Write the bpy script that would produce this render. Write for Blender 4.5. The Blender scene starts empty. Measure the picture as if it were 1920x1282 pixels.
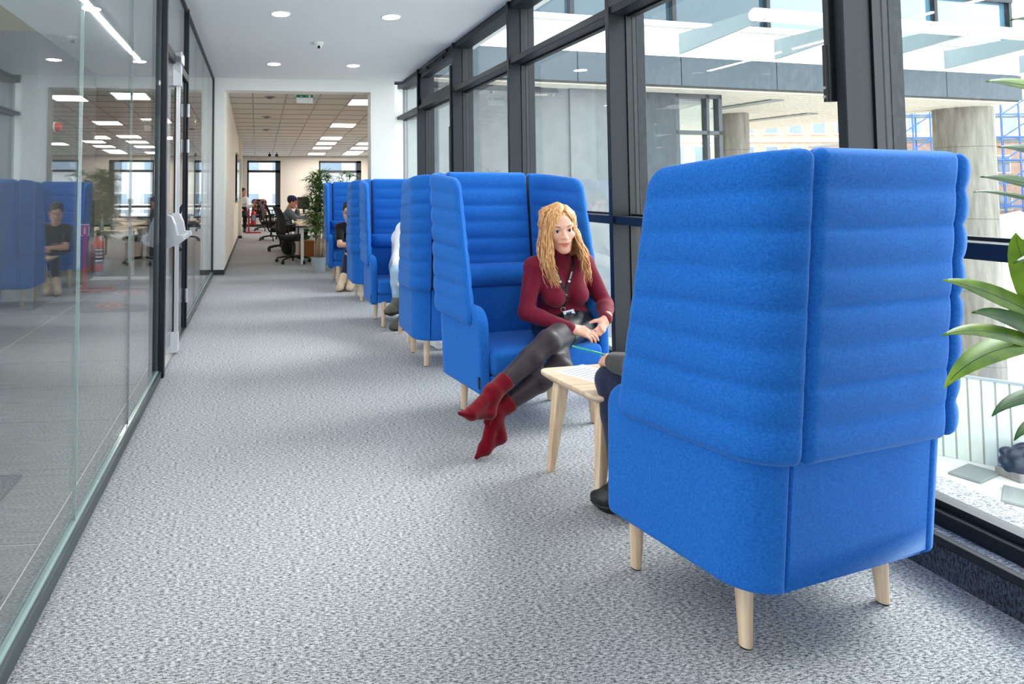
import bpy, bmesh, math, random
import numpy as np
from mathutils import Vector, Matrix, Euler
random.seed(7)
C = bpy.context.scene
PI = math.pi

# ------------------------------------------------------------------ camera
cam_data = bpy.data.cameras.new('camera')
cam = bpy.data.objects.new('camera', cam_data)
C.collection.objects.link(cam)
C.camera = cam
cam_data.sensor_fit = 'HORIZONTAL'
cam_data.sensor_width = 36.0
cam_data.lens = 1175.0 / 1920.0 * 36.0
cam_data.shift_x = 360.0 / 1920.0
cam_data.shift_y = -341.0 / 1920.0
cam_data.clip_start = 0.05
cam_data.clip_end = 400
cam.location = (0, 0, 1.28)
_f = Vector((0.0998, 0.9939, 0.0467)).normalized()   # looks a little right of the corridor axis, tilted up a touch
cam.rotation_euler = _f.to_track_quat('-Z', 'Y').to_euler()

# ------------------------------------------------------------------ world: bright overcast sky
W = bpy.data.worlds.new('overcast_sky')
C.world = W
W.use_nodes = True
wn = W.node_tree.nodes
wl = W.node_tree.links
wn.clear()
w_out = wn.new('ShaderNodeOutputWorld')
w_bg = wn.new('ShaderNodeBackground')
w_tc = wn.new('ShaderNodeTexCoord')
w_sep = wn.new('ShaderNodeSeparateXYZ')
w_ramp = wn.new('ShaderNodeValToRGB')
wl.new(w_tc.outputs['Generated'], w_sep.inputs[0])
wl.new(w_sep.outputs['Z'], w_ramp.inputs[0])
w_ramp.color_ramp.elements[0].position = 0.0
w_ramp.color_ramp.elements[0].color = (0.95, 0.97, 1.0, 1)
w_ramp.color_ramp.elements[1].position = 0.7
w_ramp.color_ramp.elements[1].color = (0.80, 0.90, 1.0, 1)
wl.new(w_ramp.outputs[0], w_bg.inputs['Color'])
w_bg.inputs['Strength'].default_value = 2.6
wl.new(w_bg.outputs[0], w_out.inputs[0])

# a weak high sun behind thin cloud
sun_d = bpy.data.lights.new('hazy_sun', 'SUN')
sun_d.energy = 2.6
sun_d.angle = math.radians(25)
sun_d.color = (1.0, 0.97, 0.92)
sun = bpy.data.objects.new('hazy_sun', sun_d)
C.collection.objects.link(sun)
sun.rotation_euler = Vector((-0.76, -0.20, -0.62)).to_track_quat('-Z', 'Y').to_euler()

vs = C.view_settings
C.display_settings.display_device = 'sRGB'
vs.view_transform = 'Standard'
vs.look = 'None'
vs.gamma = 1.0
vs.use_curve_mapping = False
vs.exposure = 0.92
cy = C.cycles
cy.max_bounces = 10
cy.diffuse_bounces = 5
cy.glossy_bounces = 5
cy.transparent_max_bounces = 24
cy.caustics_reflective = False
cy.caustics_refractive = False
cy.sample_clamp_indirect = 6.0
cy.use_denoising = True

# ------------------------------------------------------------------ helpers
def s2l(c):
    return tuple(((v / 12.92) if v <= 0.04045 else ((v + 0.055) / 1.055) ** 2.4) for v in c)
def rgb(r, g, b):
    return s2l((r / 255.0, g / 255.0, b / 255.0)) + (1.0,)

class NT:
    """small node-tree writer"""
    def __init__(self, name):
        self.m = bpy.data.materials.new(name)
        self.m.use_nodes = True
        self.t = self.m.node_tree
        self.t.nodes.clear()
        self.out = self.t.nodes.new('ShaderNodeOutputMaterial')
    def n(self, typ, ins=None, **props):
        nd = self.t.nodes.new(typ)
        for k, v in props.items():
            setattr(nd, k, v)
        for k, v in (ins or {}).items():
            s = nd.inputs[k]
            if isinstance(v, bpy.types.NodeSocket):
                self.t.links.new(v, s)
            else:
                s.default_value = v
        return nd
    def ramp(self, fac, stops):
        r = self.n('ShaderNodeValToRGB', {0: fac})
        cr = r.color_ramp
        while len(cr.elements) < len(stops):
            cr.elements.new(0.5)
        for e, (p, c) in zip(cr.elements, stops):
            e.position = p
            e.color = c
        return r.outputs[0]
    def link(self, a, b):
        self.t.links.new(a, b)
    def surf(self, s):
        self.t.links.new(s, self.out.inputs['Surface'])
        return self.m

def plain(name, col, rough=0.6, metal=0.0, spec=0.5, noise=0.0, nscale=40.0, bump=0.0, sheen=0.0, coat=0.0):
    t = NT(name)
    b = t.n('ShaderNodeBsdfPrincipled')
    b.inputs['Base Color'].default_value = col
    b.inputs['Roughness'].default_value = rough
    b.inputs['Metallic'].default_value = metal
    b.inputs['Specular IOR Level'].default_value = spec
    b.inputs['Sheen Weight'].default_value = sheen
    b.inputs['Coat Weight'].default_value = coat
    if noise > 0 or bump > 0:
        tc = t.n('ShaderNodeTexCoord')
        nz = t.n('ShaderNodeTexNoise', {'Vector': tc.outputs['Object'], 'Scale': nscale, 'Detail': 3.0})
        if noise > 0:
            lo = tuple(max(0, c * (1 - noise)) for c in col[:3]) + (1,)
            hi = tuple(min(1, c * (1 + noise)) for c in col[:3]) + (1,)
            t.link(t.ramp(nz.outputs['Fac'], [(0.3, lo), (0.7, hi)]), b.inputs['Base Color'])
        if bump > 0:
            bp = t.n('ShaderNodeBump', {'Height': nz.outputs['Fac'], 'Strength': bump, 'Distance': 0.002})
            t.link(bp.outputs[0], b.inputs['Normal'])
    return t.surf(b.outputs[0])

def emit(name, col, strength):
    t = NT(name)
    e = t.n('ShaderNodeEmission', {'Color': col, 'Strength': strength})
    return t.surf(e.outputs[0])

def glass(name, tint=(0.93, 0.97, 0.96, 1), f0=0.04, grime=0.0, gain=1.0):
    """clear pane: mirror by Schlick's law, the rest passes through with a slight tint"""
    t = NT(name)
    g = t.n('ShaderNodeNewGeometry')
    d = t.n('ShaderNodeVectorMath', {0: g.outputs['Normal'], 1: g.outputs['Incoming']}, operation='DOT_PRODUCT')
    a = t.n('ShaderNodeMath', {0: d.outputs['Value']}, operation='ABSOLUTE')
    o = t.n('ShaderNodeMath', {0: 1.0, 1: a.outputs[0]}, operation='SUBTRACT')
    p = t.n('ShaderNodeMath', {0: o.outputs[0], 1: 5.0}, operation='POWER')
    f = t.n('ShaderNodeMath', {0: p.outputs[0], 1: (1 - f0) * gain, 2: f0}, operation='MULTIPLY_ADD', use_clamp=True)
    tr = t.n('ShaderNodeBsdfTransparent', {'Color': tint})
    gl = t.n('ShaderNodeBsdfGlossy', {'Roughness': 0.0, 'Color': (0.97, 0.98, 1, 1)})
    mx = t.n('ShaderNodeMixShader', {0: f.outputs[0], 1: tr.outputs[0], 2: gl.outputs[0]})
    last = mx.outputs[0]
    if grime > 0:
        tc = t.n('ShaderNodeTexCoord')
        mp = t.n('ShaderNodeMapping', {'Vector': tc.outputs['Object'], 'Scale': (60, 60, 22)})
        nz = t.n('ShaderNodeTexNoise', {'Vector': mp.outputs[0], 'Scale': 1.0, 'Detail': 6.0, 'Roughness': 0.75})
        big = t.n('ShaderNodeTexNoise', {'Vector': tc.outputs['Object'], 'Scale': 1.3, 'Detail': 2.0})
        r1 = t.n('ShaderNodeMapRange', {0: nz.outputs['Fac'], 1: 0.50, 2: 0.85, 3: 0.0, 4: grime * 2.2})
        r2 = t.n('ShaderNodeMapRange', {0: big.outputs['Fac'], 1: 0.35, 2: 0.7, 3: 0.35, 4: 1.0})
        mm = t.n('ShaderNodeMath', {0: r1.outputs[0], 1: r2.outputs[0]}, operation='MULTIPLY', use_clamp=True)
        tl = t.n('ShaderNodeBsdfTranslucent', {'Color': (0.8, 0.82, 0.83, 1)})
        m2 = t.n('ShaderNodeMixShader', {0: mm.outputs[0], 1: last, 2: tl.outputs[0]})
        last = m2.outputs[0]
    return t.surf(last)

# --- shapes -----------------------------------------------------------------
class MB:
    """collects shapes, then links them as ONE mesh object"""
    def __init__(self):
        self.bm = bmesh.new()
    def box(self, a, b, M=None, bevel=0.0, seg=2):
        x0, y0, z0 = a
        x1, y1, z1 = b
        vs_ = [(x0, y0, z0), (x1, y0, z0), (x1, y1, z0), (x0, y1, z0), (x0, y0, z1), (x1, y0, z1), (x1, y1, z1), (x0, y1, z1)]
        bv = [self.bm.verts.new(M @ Vector(v) if M else v) for v in vs_]
        fs = []
        for f in ((0, 3, 2, 1), (4, 5, 6, 7), (0, 1, 5, 4), (1, 2, 6, 5), (2, 3, 7, 6), (3, 0, 4, 7)):
            fs.append(self.bm.faces.new([bv[i] for i in f]))
        if bevel > 0:
            es = set()
            for f in fs:
                es.update(f.edges)
            bmesh.ops.bevel(self.bm, geom=list(es), offset=bevel, segments=seg, affect='EDGES', profile=0.5)
        return self
    def cone(self, p0, p1, r0, r1, n=12, caps=True, M=None):
        p0 = Vector(p0); p1 = Vector(p1)
        if M:
            p0 = M @ p0; p1 = M @ p1
        d = (p1 - p0).normalized()
        u = d.orthogonal().normalized()
        v = d.cross(u)
        A = []; B = []
        for i in range(n):
            a = 2 * PI * i / n
            o = u * math.cos(a) + v * math.sin(a)
            A.append(self.bm.verts.new(p0 + o * r0))
            B.append(self.bm.verts.new(p1 + o * r1))
        for i in range(n):
            j = (i + 1) % n
            self.bm.faces.new((A[i], A[j], B[j], B[i]))
        if caps:
            self.bm.faces.new(A[::-1])
            self.bm.faces.new(B)
        return self
    def tube(self, pts, r, n=8, caps=True):
        """r: number or list, one per point"""
        pts = [Vector(p) for p in pts]
        rs = r if isinstance(r, (list, tuple)) else [r] * len(pts)
        rings = []
        up = None
        for i, p in enumerate(pts):
            d = (pts[min(i + 1, len(pts) - 1)] - pts[max(i - 1, 0)])
            if d.length < 1e-9:
                d = Vector((0, 0, 1))
            d.normalize()
            if up is None:
                up = d.orthogonal().normalized()
            up = (up - d * up.dot(d))
            if up.length < 1e-6:
                up = d.orthogonal()
            up.normalize()
            w = d.cross(up)
            rings.append([self.bm.verts.new(p + (up * math.cos(2 * PI * k / n) + w * math.sin(2 * PI * k / n)) * rs[i]) for k in range(n)])
        for a, b in zip(rings[:-1], rings[1:]):
            for k in range(n):
                self.bm.faces.new((a[k], a[(k + 1) % n], b[(k + 1) % n], b[k]))
        if caps:
            self.bm.faces.new(rings[0][::-1])
            self.bm.faces.new(rings[-1])
        return self
    def ribbon(self, pts, w, t, side):
        """flat strap along pts; side = direction across the strap"""
        pts = [Vector(p) for p in pts]
        rings = []
        for i, p in enumerate(pts):
            d = (pts[min(i + 1, len(pts) - 1)] - pts[max(i - 1, 0)]).normalized()
            s = Vector(side); s = (s - d * s.dot(d)).normalized()
            nrm = d.cross(s)
            rings.append([self.bm.verts.new(p + s * (w / 2) * a + nrm * (t / 2) * b) for a, b in ((-1, -1), (1, -1), (1, 1), (-1, 1))])
        for a, b in zip(rings[:-1], rings[1:]):
            for k in range(4):
                self.bm.faces.new((a[k], a[(k + 1) % 4], b[(k + 1) % 4], b[k]))
        self.bm.faces.new(rings[0][::-1]); self.bm.faces.new(rings[-1])
        return self
    def lathe(self, prof, n=24, c=(0, 0, 0), M=None):
        """prof: (radius, z) from bottom to top; ends close on the axis"""
        rings = []
        cx, cy_, cz = c
        for r, z in prof:
            if r < 1e-6:
                v = Vector((cx, cy_, cz + z))
                rings.append([self.bm.verts.new(M @ v if M else v)])
            else:
                ring = []
                for i in range(n):
                    v = Vector((cx + r * math.cos(2 * PI * i / n), cy_ + r * math.sin(2 * PI * i / n), cz + z))
                    ring.append(self.bm.verts.new(M @ v if M else v))
                rings.append(ring)
        for a, b in zip(rings[:-1], rings[1:]):
            for i in range(n):
                j = (i + 1) % n
                if len(a) == 1 and len(b) == 1:
                    continue
                if len(a) == 1:
                    self.bm.faces.new((a[0], b[j], b[i]))
                elif len(b) == 1:
                    self.bm.faces.new((a[i], a[j], b[0]))
                else:
                    self.bm.faces.new((a[i], a[j], b[j], b[i]))
        return self
    def prism(self, pts, z0, z1, M=None):
        """pts: outline (x, y) counter-clockwise"""
        A = [self.bm.verts.new(M @ Vector((x, y, z0)) if M else (x, y, z0)) for x, y in pts]
        B = [self.bm.verts.new(M @ Vector((x, y, z1)) if M else (x, y, z1)) for x, y in pts]
        n = len(pts)
        for i in range(n):
            self.bm.faces.new((A[i], A[(i + 1) % n], B[(i + 1) % n], B[i]))
        self.bm.faces.new(A[::-1]); self.bm.faces.new(B)
        return self
    def sphere(self, c, r, nu=12, nv=8, M=None):
        rx, ry, rz = r if isinstance(r, (tuple, list)) else (r, r, r)
        T = Matrix.Translation(c) @ (M or Matrix.Identity(4)) @ Matrix.Diagonal((rx, ry, rz, 1))
        bmesh.ops.create_uvsphere(self.bm, u_segments=nu, v_segments=nv, radius=1.0, matrix=T)
        return self
    def raw(self, verts, faces):
        bv = [self.bm.verts.new(v) for v in verts]
        for f in faces:
            try:
                self.bm.faces.new([bv[i] for i in f])
            except ValueError:
                pass
        return self
    def build(self, name, mat, parent=None, smooth=False, angle=None):
        me = bpy.data.meshes.new(name)
        bmesh.ops.recalc_face_normals(self.bm, faces=self.bm.faces)
        self.bm.to_mesh(me)
        self.bm.free()
        return link(name, me, mat, parent, smooth, angle)

def link(name, me, mat, parent=None, smooth=False, angle=None):
    if mat is not None and len(me.materials) == 0:
        me.materials.append(mat)
    if smooth:
        me.polygons.foreach_set('use_smooth', [True] * len(me.polygons))
        if angle is not None:
            try:
                me.set_sharp_from_angle(angle=math.radians(angle))
            except Exception:
                pass
    o = bpy.data.objects.new(name, me)
    C.collection.objects.link(o)
    if parent is not None:
        o.parent = parent
    return o

def tag(o, label=None, cat=None, group=None, kind=None):
    if label: o['label'] = label
    if cat: o['category'] = cat
    if group: o['group'] = group
    if kind: o['kind'] = kind
    return o

def thing(name, label, cat, loc=(0, 0, 0), rz=0.0, group=None):
    o = bpy.data.objects.new(name, None)
    o.empty_display_size = 0.1
    C.collection.objects.link(o)
    o.location = loc
    o.rotation_euler = (0, 0, rz)
    return tag(o, label, cat, group)

def struct(name, label=None, loc=(0, 0, 0)):
    o = bpy.data.objects.new(name, None)
    C.collection.objects.link(o)
    o.location = loc
    o['kind'] = 'structure'
    if label: o['label'] = label
    return o

def skin_struct(o, label=None):
    o['kind'] = 'structure'
    if label: o['label'] = label
    return o

def kids(o):
    return [c for c in bpy.data.objects if c.parent == o]

def dup(root, loc, rz, label, group=None):
    """a copy of a thing with copies of its parts and sub-parts"""
    r = root.copy()
    C.collection.objects.link(r)
    r.location = loc
    r.rotation_euler = (0, 0, rz)
    r['label'] = label
    if group: r['group'] = group
    for ch in kids(root):
        c = ch.copy(); C.collection.objects.link(c); c.parent = r
        for g in kids(ch):
            d = g.copy(); C.collection.objects.link(d); d.parent = c
    return r

def inst(src, name, parent, loc, rz=0.0, mat=None):
    """another part sharing src's mesh"""
    o = bpy.data.objects.new(name, src.data)
    C.collection.objects.link(o)
    o.parent = parent
    o.location = loc
    o.rotation_euler = (0, 0, rz)
    return o

def text_mesh(body, size, mat, parent, M, name='lettering', extrude=0.0006, align='CENTER'):
    cu = bpy.data.curves.new(name, 'FONT')
    cu.body = body
    cu.size = size
    cu.extrude = extrude
    cu.align_x = align
    cu.align_y = 'CENTER'
    tmp = bpy.data.objects.new(name, cu)
    C.collection.objects.link(tmp)
    dg = bpy.context.evaluated_depsgraph_get()
    me = bpy.data.meshes.new_from_object(tmp.evaluated_get(dg))
    bpy.data.objects.remove(tmp)
    me.transform(M)
    me.materials.clear()
    return link(name, me, mat, parent)
# ------------------------------------------------------------------ materials
M_ = {}
def carpet(name, dark, light, rot=0.0):
    t = NT(name)
    tc = t.n('ShaderNodeTexCoord')
    m1 = t.n('ShaderNodeMapping', {'Vector': tc.outputs['Object'], 'Scale': (66, 225, 66), 'Rotation': (0, 0, rot)})
    n1 = t.n('ShaderNodeTexNoise', {'Vector': m1.outputs[0], 'Scale': 1.0, 'Detail': 2.0, 'Roughness': 0.6})
    m2 = t.n('ShaderNodeMapping', {'Vector': tc.outputs['Object'], 'Scale': (260, 420, 260)})
    n2 = t.n('ShaderNodeTexNoise', {'Vector': m2.outputs[0], 'Scale': 1.0, 'Detail': 1.0})
    ad = t.n('ShaderNodeMath', {0: n2.outputs['Fac'], 1: 0.35, 2: 0.0}, operation='MULTIPLY_ADD')
    mx = t.n('ShaderNodeMath', {0: n1.outputs['Fac'], 1: 0.65, 2: ad.outputs[0]}, operation='MULTIPLY_ADD')
    col = t.ramp(mx.outputs[0], [(0.39, dark), (0.5, tuple((a + b) / 2 for a, b in zip(dark, light))), (0.59, light)])
    b = t.n('ShaderNodeBsdfPrincipled', {'Base Color': col, 'Roughness': 0.95, 'Specular IOR Level': 0.15, 'Sheen Weight': 0.15})
    bp = t.n('ShaderNodeBump', {'Height': mx.outputs[0], 'Strength': 0.4, 'Distance': 0.004})
    t.link(bp.outputs[0], b.inputs['Normal'])
    return t.surf(b.outputs[0])
M_['carpet'] = carpet('grey_fleck_carpet', rgb(58, 59, 63), rgb(196, 197, 202))
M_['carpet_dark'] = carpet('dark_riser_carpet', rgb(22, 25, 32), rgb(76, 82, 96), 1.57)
M_['white'] = plain('white_paint', rgb(238, 238, 234), 0.85, spec=0.2)
M_['ceiling'] = plain('ceiling_paint', rgb(243, 245, 246), 0.9, spec=0.2)
M_['cream'] = plain('warm_white_paint', rgb(240, 233, 222), 0.85, spec=0.2)
M_['tile_ceiling'] = plain('mineral_fibre_tile', rgb(222, 217, 211), 0.9, spec=0.15, noise=0.06, nscale=120)
M_['grid'] = plain('ceiling_grid_metal', rgb(150, 145, 140), 0.4)  # greyed so the grid lines read as shadow gaps between tiles
M_['frame'] = plain('anthracite_aluminium', rgb(22, 28, 35), 0.42, metal=0.0, spec=0.3)
M_['gasket'] = plain('black_gasket', rgb(14, 15, 17), 0.5)
M_['black_metal'] = plain('black_metal', rgb(22, 22, 24), 0.4)
M_['black_plastic'] = plain('black_plastic', rgb(20, 20, 22), 0.5)
M_['base'] = plain('charcoal_baseboard', rgb(52, 54, 58), 0.5)
M_['chrome'] = plain('brushed_steel', rgb(200, 202, 206), 0.28, metal=1.0)
M_['silver'] = plain('silver_paint', rgb(205, 206, 212), 0.35, metal=0.2)
M_['glass_in'] = glass('partition_glass', (0.93, 0.95, 0.945, 1), 0.045, 0.0, 1.0)
M_['glass_out'] = glass('window_glass', (0.95, 0.985, 0.98, 1), 0.035, 0.022)
M_['glass_edge'] = plain('green_glass_edge', rgb(150, 170, 170), 0.15, spec=0.7)
M_['joint_dark'] = plain('grey_silicone_joint', rgb(84, 96, 98), 0.3)
M_['lamp'] = emit('downlight_glow', (1.0, 0.97, 0.92, 1), 60.0)
M_['panel_lamp'] = emit('office_panel_glow', (1.0, 0.93, 0.84, 1), 13.0)
M_['strip_lamp'] = emit('linear_light_glow', (1.0, 0.98, 0.95, 1), 34.0)

def wood(name, c1, c2, axis='Z', scale=1.0):
    t = NT(name)
    tc = t.n('ShaderNodeTexCoord')
    sc = {'Z': (38, 38, 2.2), 'X': (2.2, 38, 38), 'Y': (38, 2.2, 38)}[axis]
    mp = t.n('ShaderNodeMapping', {'Vector': tc.outputs['Object'], 'Scale': tuple(v * scale for v in sc)})
    nz = t.n('ShaderNodeTexNoise', {'Vector': mp.outputs[0], 'Scale': 1.0, 'Detail': 5.0, 'Roughness': 0.6, 'Distortion': 0.6})
    col = t.ramp(nz.outputs['Fac'], [(0.3, c1), (0.65, c2)])
    b = t.n('ShaderNodeBsdfPrincipled', {'Base Color': col, 'Roughness': 0.45, 'Specular IOR Level': 0.4})
    return t.surf(b.outputs[0])
M_['ash'] = wood('pale_ash_wood', rgb(196, 160, 128), rgb(232, 207, 180), 'Z')
M_['ash_top'] = wood('pale_ash_top', rgb(190, 165, 140), rgb(222, 200, 176), 'X')

def felt(name, col, hi):
    t = NT(name)
    tc = t.n('ShaderNodeTexCoord')
    n1 = t.n('ShaderNodeTexNoise', {'Vector': tc.outputs['Object'], 'Scale': 420.0, 'Detail': 3.0, 'Roughness': 0.7})
    n2 = t.n('ShaderNodeTexNoise', {'Vector': tc.outputs['Object'], 'Scale': 150.0, 'Detail': 4.0})
    mx = t.n('ShaderNodeMath', {0: n1.outputs['Fac'], 1: 0.6, 2: n2.outputs['Fac']}, operation='MULTIPLY_ADD')
    c = t.ramp(mx.outputs[0], [(0.30, col), (1.30, hi)])
    b = t.n('ShaderNodeBsdfPrincipled', {'Base Color': c, 'Roughness': 0.9, 'Specular IOR Level': 0.12, 'Sheen Weight': 0.25, 'Sheen Roughness': 0.4})
    b.inputs['Sheen Tint'].default_value = (0.55, 0.75, 1.0, 1)
    bp = t.n('ShaderNodeBump', {'Height': n1.outputs['Fac'], 'Strength': 0.12, 'Distance': 0.002})
    t.link(bp.outputs[0], b.inputs['Normal'])
    return t.surf(b.outputs[0])
M_['felt'] = felt('blue_felt', rgb(16, 78, 158), rgb(38, 110, 198))

# ------------------------------------------------------------------ the setting
CZ = 2.97          # corridor ceiling
XL = -0.67         # glass partition on the left
XF, XG = 2.235, 2.385   # mullion fronts, window glass
YE = 9.57          # where the corridor opens into the office
YB = -5.0          # unseen end behind the camera, glazing added there for daylight
OZ = 2.94          # office ceiling grid

# floors
fl = MB()
fl.box((XL, YB, -0.12), (2.263, YE, 0.0))
fl.prism([(-6.0, YE), (2.25, YE), (2.25, 10.1), (8.6, 10.95), (8.6, 22.2), (-6.0, 22.2)], -0.12, 0.0)
skin_struct(fl.build('floor', M_['carpet']), 'grey flecked carpet running down the corridor into the office')

# lobby floor behind the partition, one object per tile
M_['grout'] = plain('pale_grout', rgb(222, 223, 222), 0.8)
t_ = NT('grey_stone_tile')
tc = t_.n('ShaderNodeTexCoord')
mp = t_.n('ShaderNodeMapping', {'Vector': tc.outputs['Object'], 'Scale': (3, 22, 3)})
nz = t_.n('ShaderNodeTexNoise', {'Vector': mp.outputs[0], 'Scale': 2.0, 'Detail': 6.0, 'Roughness': 0.6})
b_ = t_.n('ShaderNodeBsdfPrincipled', {'Base Color': t_.ramp(nz.outputs['Fac'], [(0.3, rgb(74, 77, 79)), (0.7, rgb(106, 109, 110))]), 'Roughness': 0.42})
M_['stone'] = t_.surf(b_.outputs[0])
lf = MB().box((-6.0, YB, -0.12), (XL - 0.001, YE, -0.003)).build('floor_lobby', M_['grout'])
skin_struct(lf, 'dark grey stone tile floor of the lobby behind the glass')
TW, TD = 1.24, 0.617
tile0 = None
for ix in range(4):
    for iy in range(-6, 20):
        x0 = -0.775 - 0.11 - 1.24 * (ix + 1) + 0.11
        y0 = 2.42 + 0.617 * (iy - 1)
        if ix == 0 and iy == -6:
            pass
        if y0 + TD > YE or y0 < YB: continue
        if tile0 is None:
            m = MB().box((0.004, 0.004, -0.02), (TW - 0.004, TD - 0.004, 0.0))
            tile0 = m.build('tile', M_['stone'], lf)
            tile0.location = (x0, y0, 0)
        else:
            inst(tile0, 'tile', lf, (x0, y0, 0))
strip0 = None
for iy in range(-6, 20):
    y0 = 2.42 + 0.617 * (iy - 1)
    if y0 + TD > YE or y0 < YB: continue
    if strip0 is None:
        strip0 = MB().box((-0.772, 0.003, -0.02), (XL - 0.03, TD - 0.003, 0.0)).build('tile', M_['stone'], lf)
        strip0.location = (0, y0, 0)
    else:
        inst(strip0, 'tile', lf, (0, y0, 0))

# ceilings
skin_struct(MB().box((XL - 0.05, YB, CZ), (2.6, YE + 0.02, CZ + 0.2)).build('ceiling', M_['ceiling']), 'smooth pale ceiling of the corridor')
M_['lobby_ceiling'] = plain('lobby_ceiling_paint', rgb(198, 206, 205), 0.9, spec=0.2)
M_['olive'] = plain('olive_paint', rgb(150, 140, 78), 0.8)
skin_struct(MB().box((-2.35, YB, CZ), (XL - 0.05, YE, CZ + 0.2)).build('ceiling_lobby', M_['lobby_ceiling']), 'pale grey lobby ceiling behind the glass')
skin_struct(MB().box((-6.0, YB, CZ + 0.02), (-2.35, 7.0, CZ + 0.22)).build('ceiling_olive', M_['olive']), 'olive painted ceiling deep in the lobby')

# lobby walls
M_['lobby_dark'] = plain('dark_grey_wall', rgb(74, 80, 84), 0.7)
M_['lobby_mid'] = plain('mid_grey_wall', rgb(118, 122, 124), 0.8)
skin_struct(MB().box((-6.0, 7.0, 0), (-2.36, 9.45, CZ + 0.02)).build('wall_lobby', M_['lobby_dark']), 'dark grey block of wall in the lobby')
skin_struct(MB().box((-6.2, 7.0, 0), (-6.0, 22.2, CZ + 0.22)).build('wall_far_left', M_['lobby_mid']))
wb = struct('window_11', 'unseen glazed side of the lobby, added to let in daylight')  # unseen glazing, added to bring daylight into lobby and corridor from the left
m = MB()
for k_ in range(8):
    y = YB + k_ * 1.71
    m.box((-6.12, y - 0.03, 0), (-6.0, y + 0.03, CZ))
m.box((-6.12, YB, 0), (-6.0, 7.0, 0.1)).box((-6.12, YB, 2.87), (-6.0, 7.0, CZ + 0.02))
m.build('window_frame', M_['frame'], wb)
MB().box((-6.06, YB, 0.1), (-6.05, 7.0, 2.87)).build('window_pane', M_['glass_in'], wb)

# end wall: stub, beam, right column, office side walls
MB_ = MB().box((XL - 0.02, YE, 0), (-0.49, YE + 0.28, CZ))
skin_struct(MB_.build('wall_stub', M_['white']), 'white wall end where the glass partition stops')
skin_struct(MB().box((-0.49, YE, 2.79), (1.70, YE + 0.28, CZ)).build('wall_lintel', M_['white']), 'white beam over the opening to the office')
skin_struct(MB().box((1.755, YE, 0), (2.13, YE + 0.28, CZ)).build('wall_column', M_['white'], None), 'white column beside the last window')
skin_struct(MB().box((1.70, YE + 0.001, 2.79), (1.756, YE + 0.28, CZ)).build('wall_beam_end', M_['white']))
skin_struct(MB().box((XL - 0.02, YE + 0.28, 0), (-0.49, 16.6, OZ + 0.1)).build('wall_office_left', M_['cream']), 'cream office wall running away on the left')
skin_struct(MB().box((-0.62, 16.6, 0), (-0.40, 16.95, OZ + 0.1)).build('wall_pier', M_['cream']), 'narrow cream pier past the office wall')
skin_struct(MB().box((XL - 0.03, YE - 0.006, 0), (-0.484, YE + 0.29, 0.075)).build('baseboard_stub', M_['base']))
skin_struct(MB().box((-0.492, YE + 0.29, 0), (-0.483, 16.6, 0.07)).build('baseboard_left', M_['base']))
skin_struct(MB().box((-0.63, 16.592, 0), (-0.392, 16.96, 0.07)).build('baseboard_pier', M_['base']))

# office far wall with two windows, and the office's other walls
FW = 21.6
def zwall(name, x0, x1, y0, y1, holes, z1, mat, label=None):
    """wall along X with rectangular holes (hx0, hx1, hz0, hz1)"""
    m = MB()
    xs = x0
    for hx0, hx1, hz0, hz1 in sorted(holes):
        m.box((xs, y0, 0), (hx0, y1, z1))
        m.box((hx0, y0, 0), (hx1, y1, hz0))
        m.box((hx0, y0, hz1), (hx1, y1, z1))
        xs = hx1
    m.box((xs, y0, 0), (x1, y1, z1))
    return skin_struct(m.build(name, mat), label)
fwin = [(-0.34, 0.80, 0.30, 2.27), (2.13, 3.62, 0.30, 2.27), (4.6, 6.1, 0.30, 2.27), (-2.4, -1.2, 0.3, 2.27), (-4.6, -3.4, 0.3, 2.27)]
zwall('wall_far', -6.0, 8.6, FW, FW + 0.3, fwin, OZ + 0.1, M_['cream'], 'cream far wall of the office')
skin_struct(MB().box((-6.0, FW - 0.01, 0), (8.6, FW - 0.001, 0.09)).build('baseboard_far', M_['base']))
M_['frame_far'] = plain('dark_window_frame', rgb(58, 62, 66), 0.5)
for i, (a, b, c, d) in enumerate(fwin):
    w = struct('window_%d' % (20 + i))
    y0, y1 = FW + 0.05, FW + 0.13
    m = MB()
    m.box((a, y0, c), (a + 0.06, y1, d)).box((b - 0.17, y0, c), (b, y1, d)).box((a, y0, c), (b, y1, c + 0.07)).box((a, y0, d - 0.07), (b, y1, d))
    m.build('window_frame', M_['frame_far'], w)
    MB().box((a, y0, 1.86), (b, y1, 1.94)).build('transom', M_['frame_far'], w)
    MB().box((a, y0, 0.66), (b, y1, 0.74)).build('transom', M_['frame_far'], w)
    MB().box((a + 0.06, y0 + 0.03, c + 0.07), (b - 0.17, y0 + 0.04, d - 0.07)).build('window_pane', M_['glass_out'], w)
    MB().box((a - 0.05, FW - 0.12, c - 0.03), (b + 0.05, FW + 0.04, c)).build('window_sill', M_['white'], w)
skin_struct(MB().box((7.5, 12.6, 0), (7.7, 22.0, 3.0)).build('wall_office_right', M_['cream']))
skin_struct(MB().box((-6.0, YE - 0.12, 2.8), (XL - 0.02, YE + 0.02, OZ + 0.1)).build('wall_lobby_header', M_['lobby_mid']))

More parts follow.
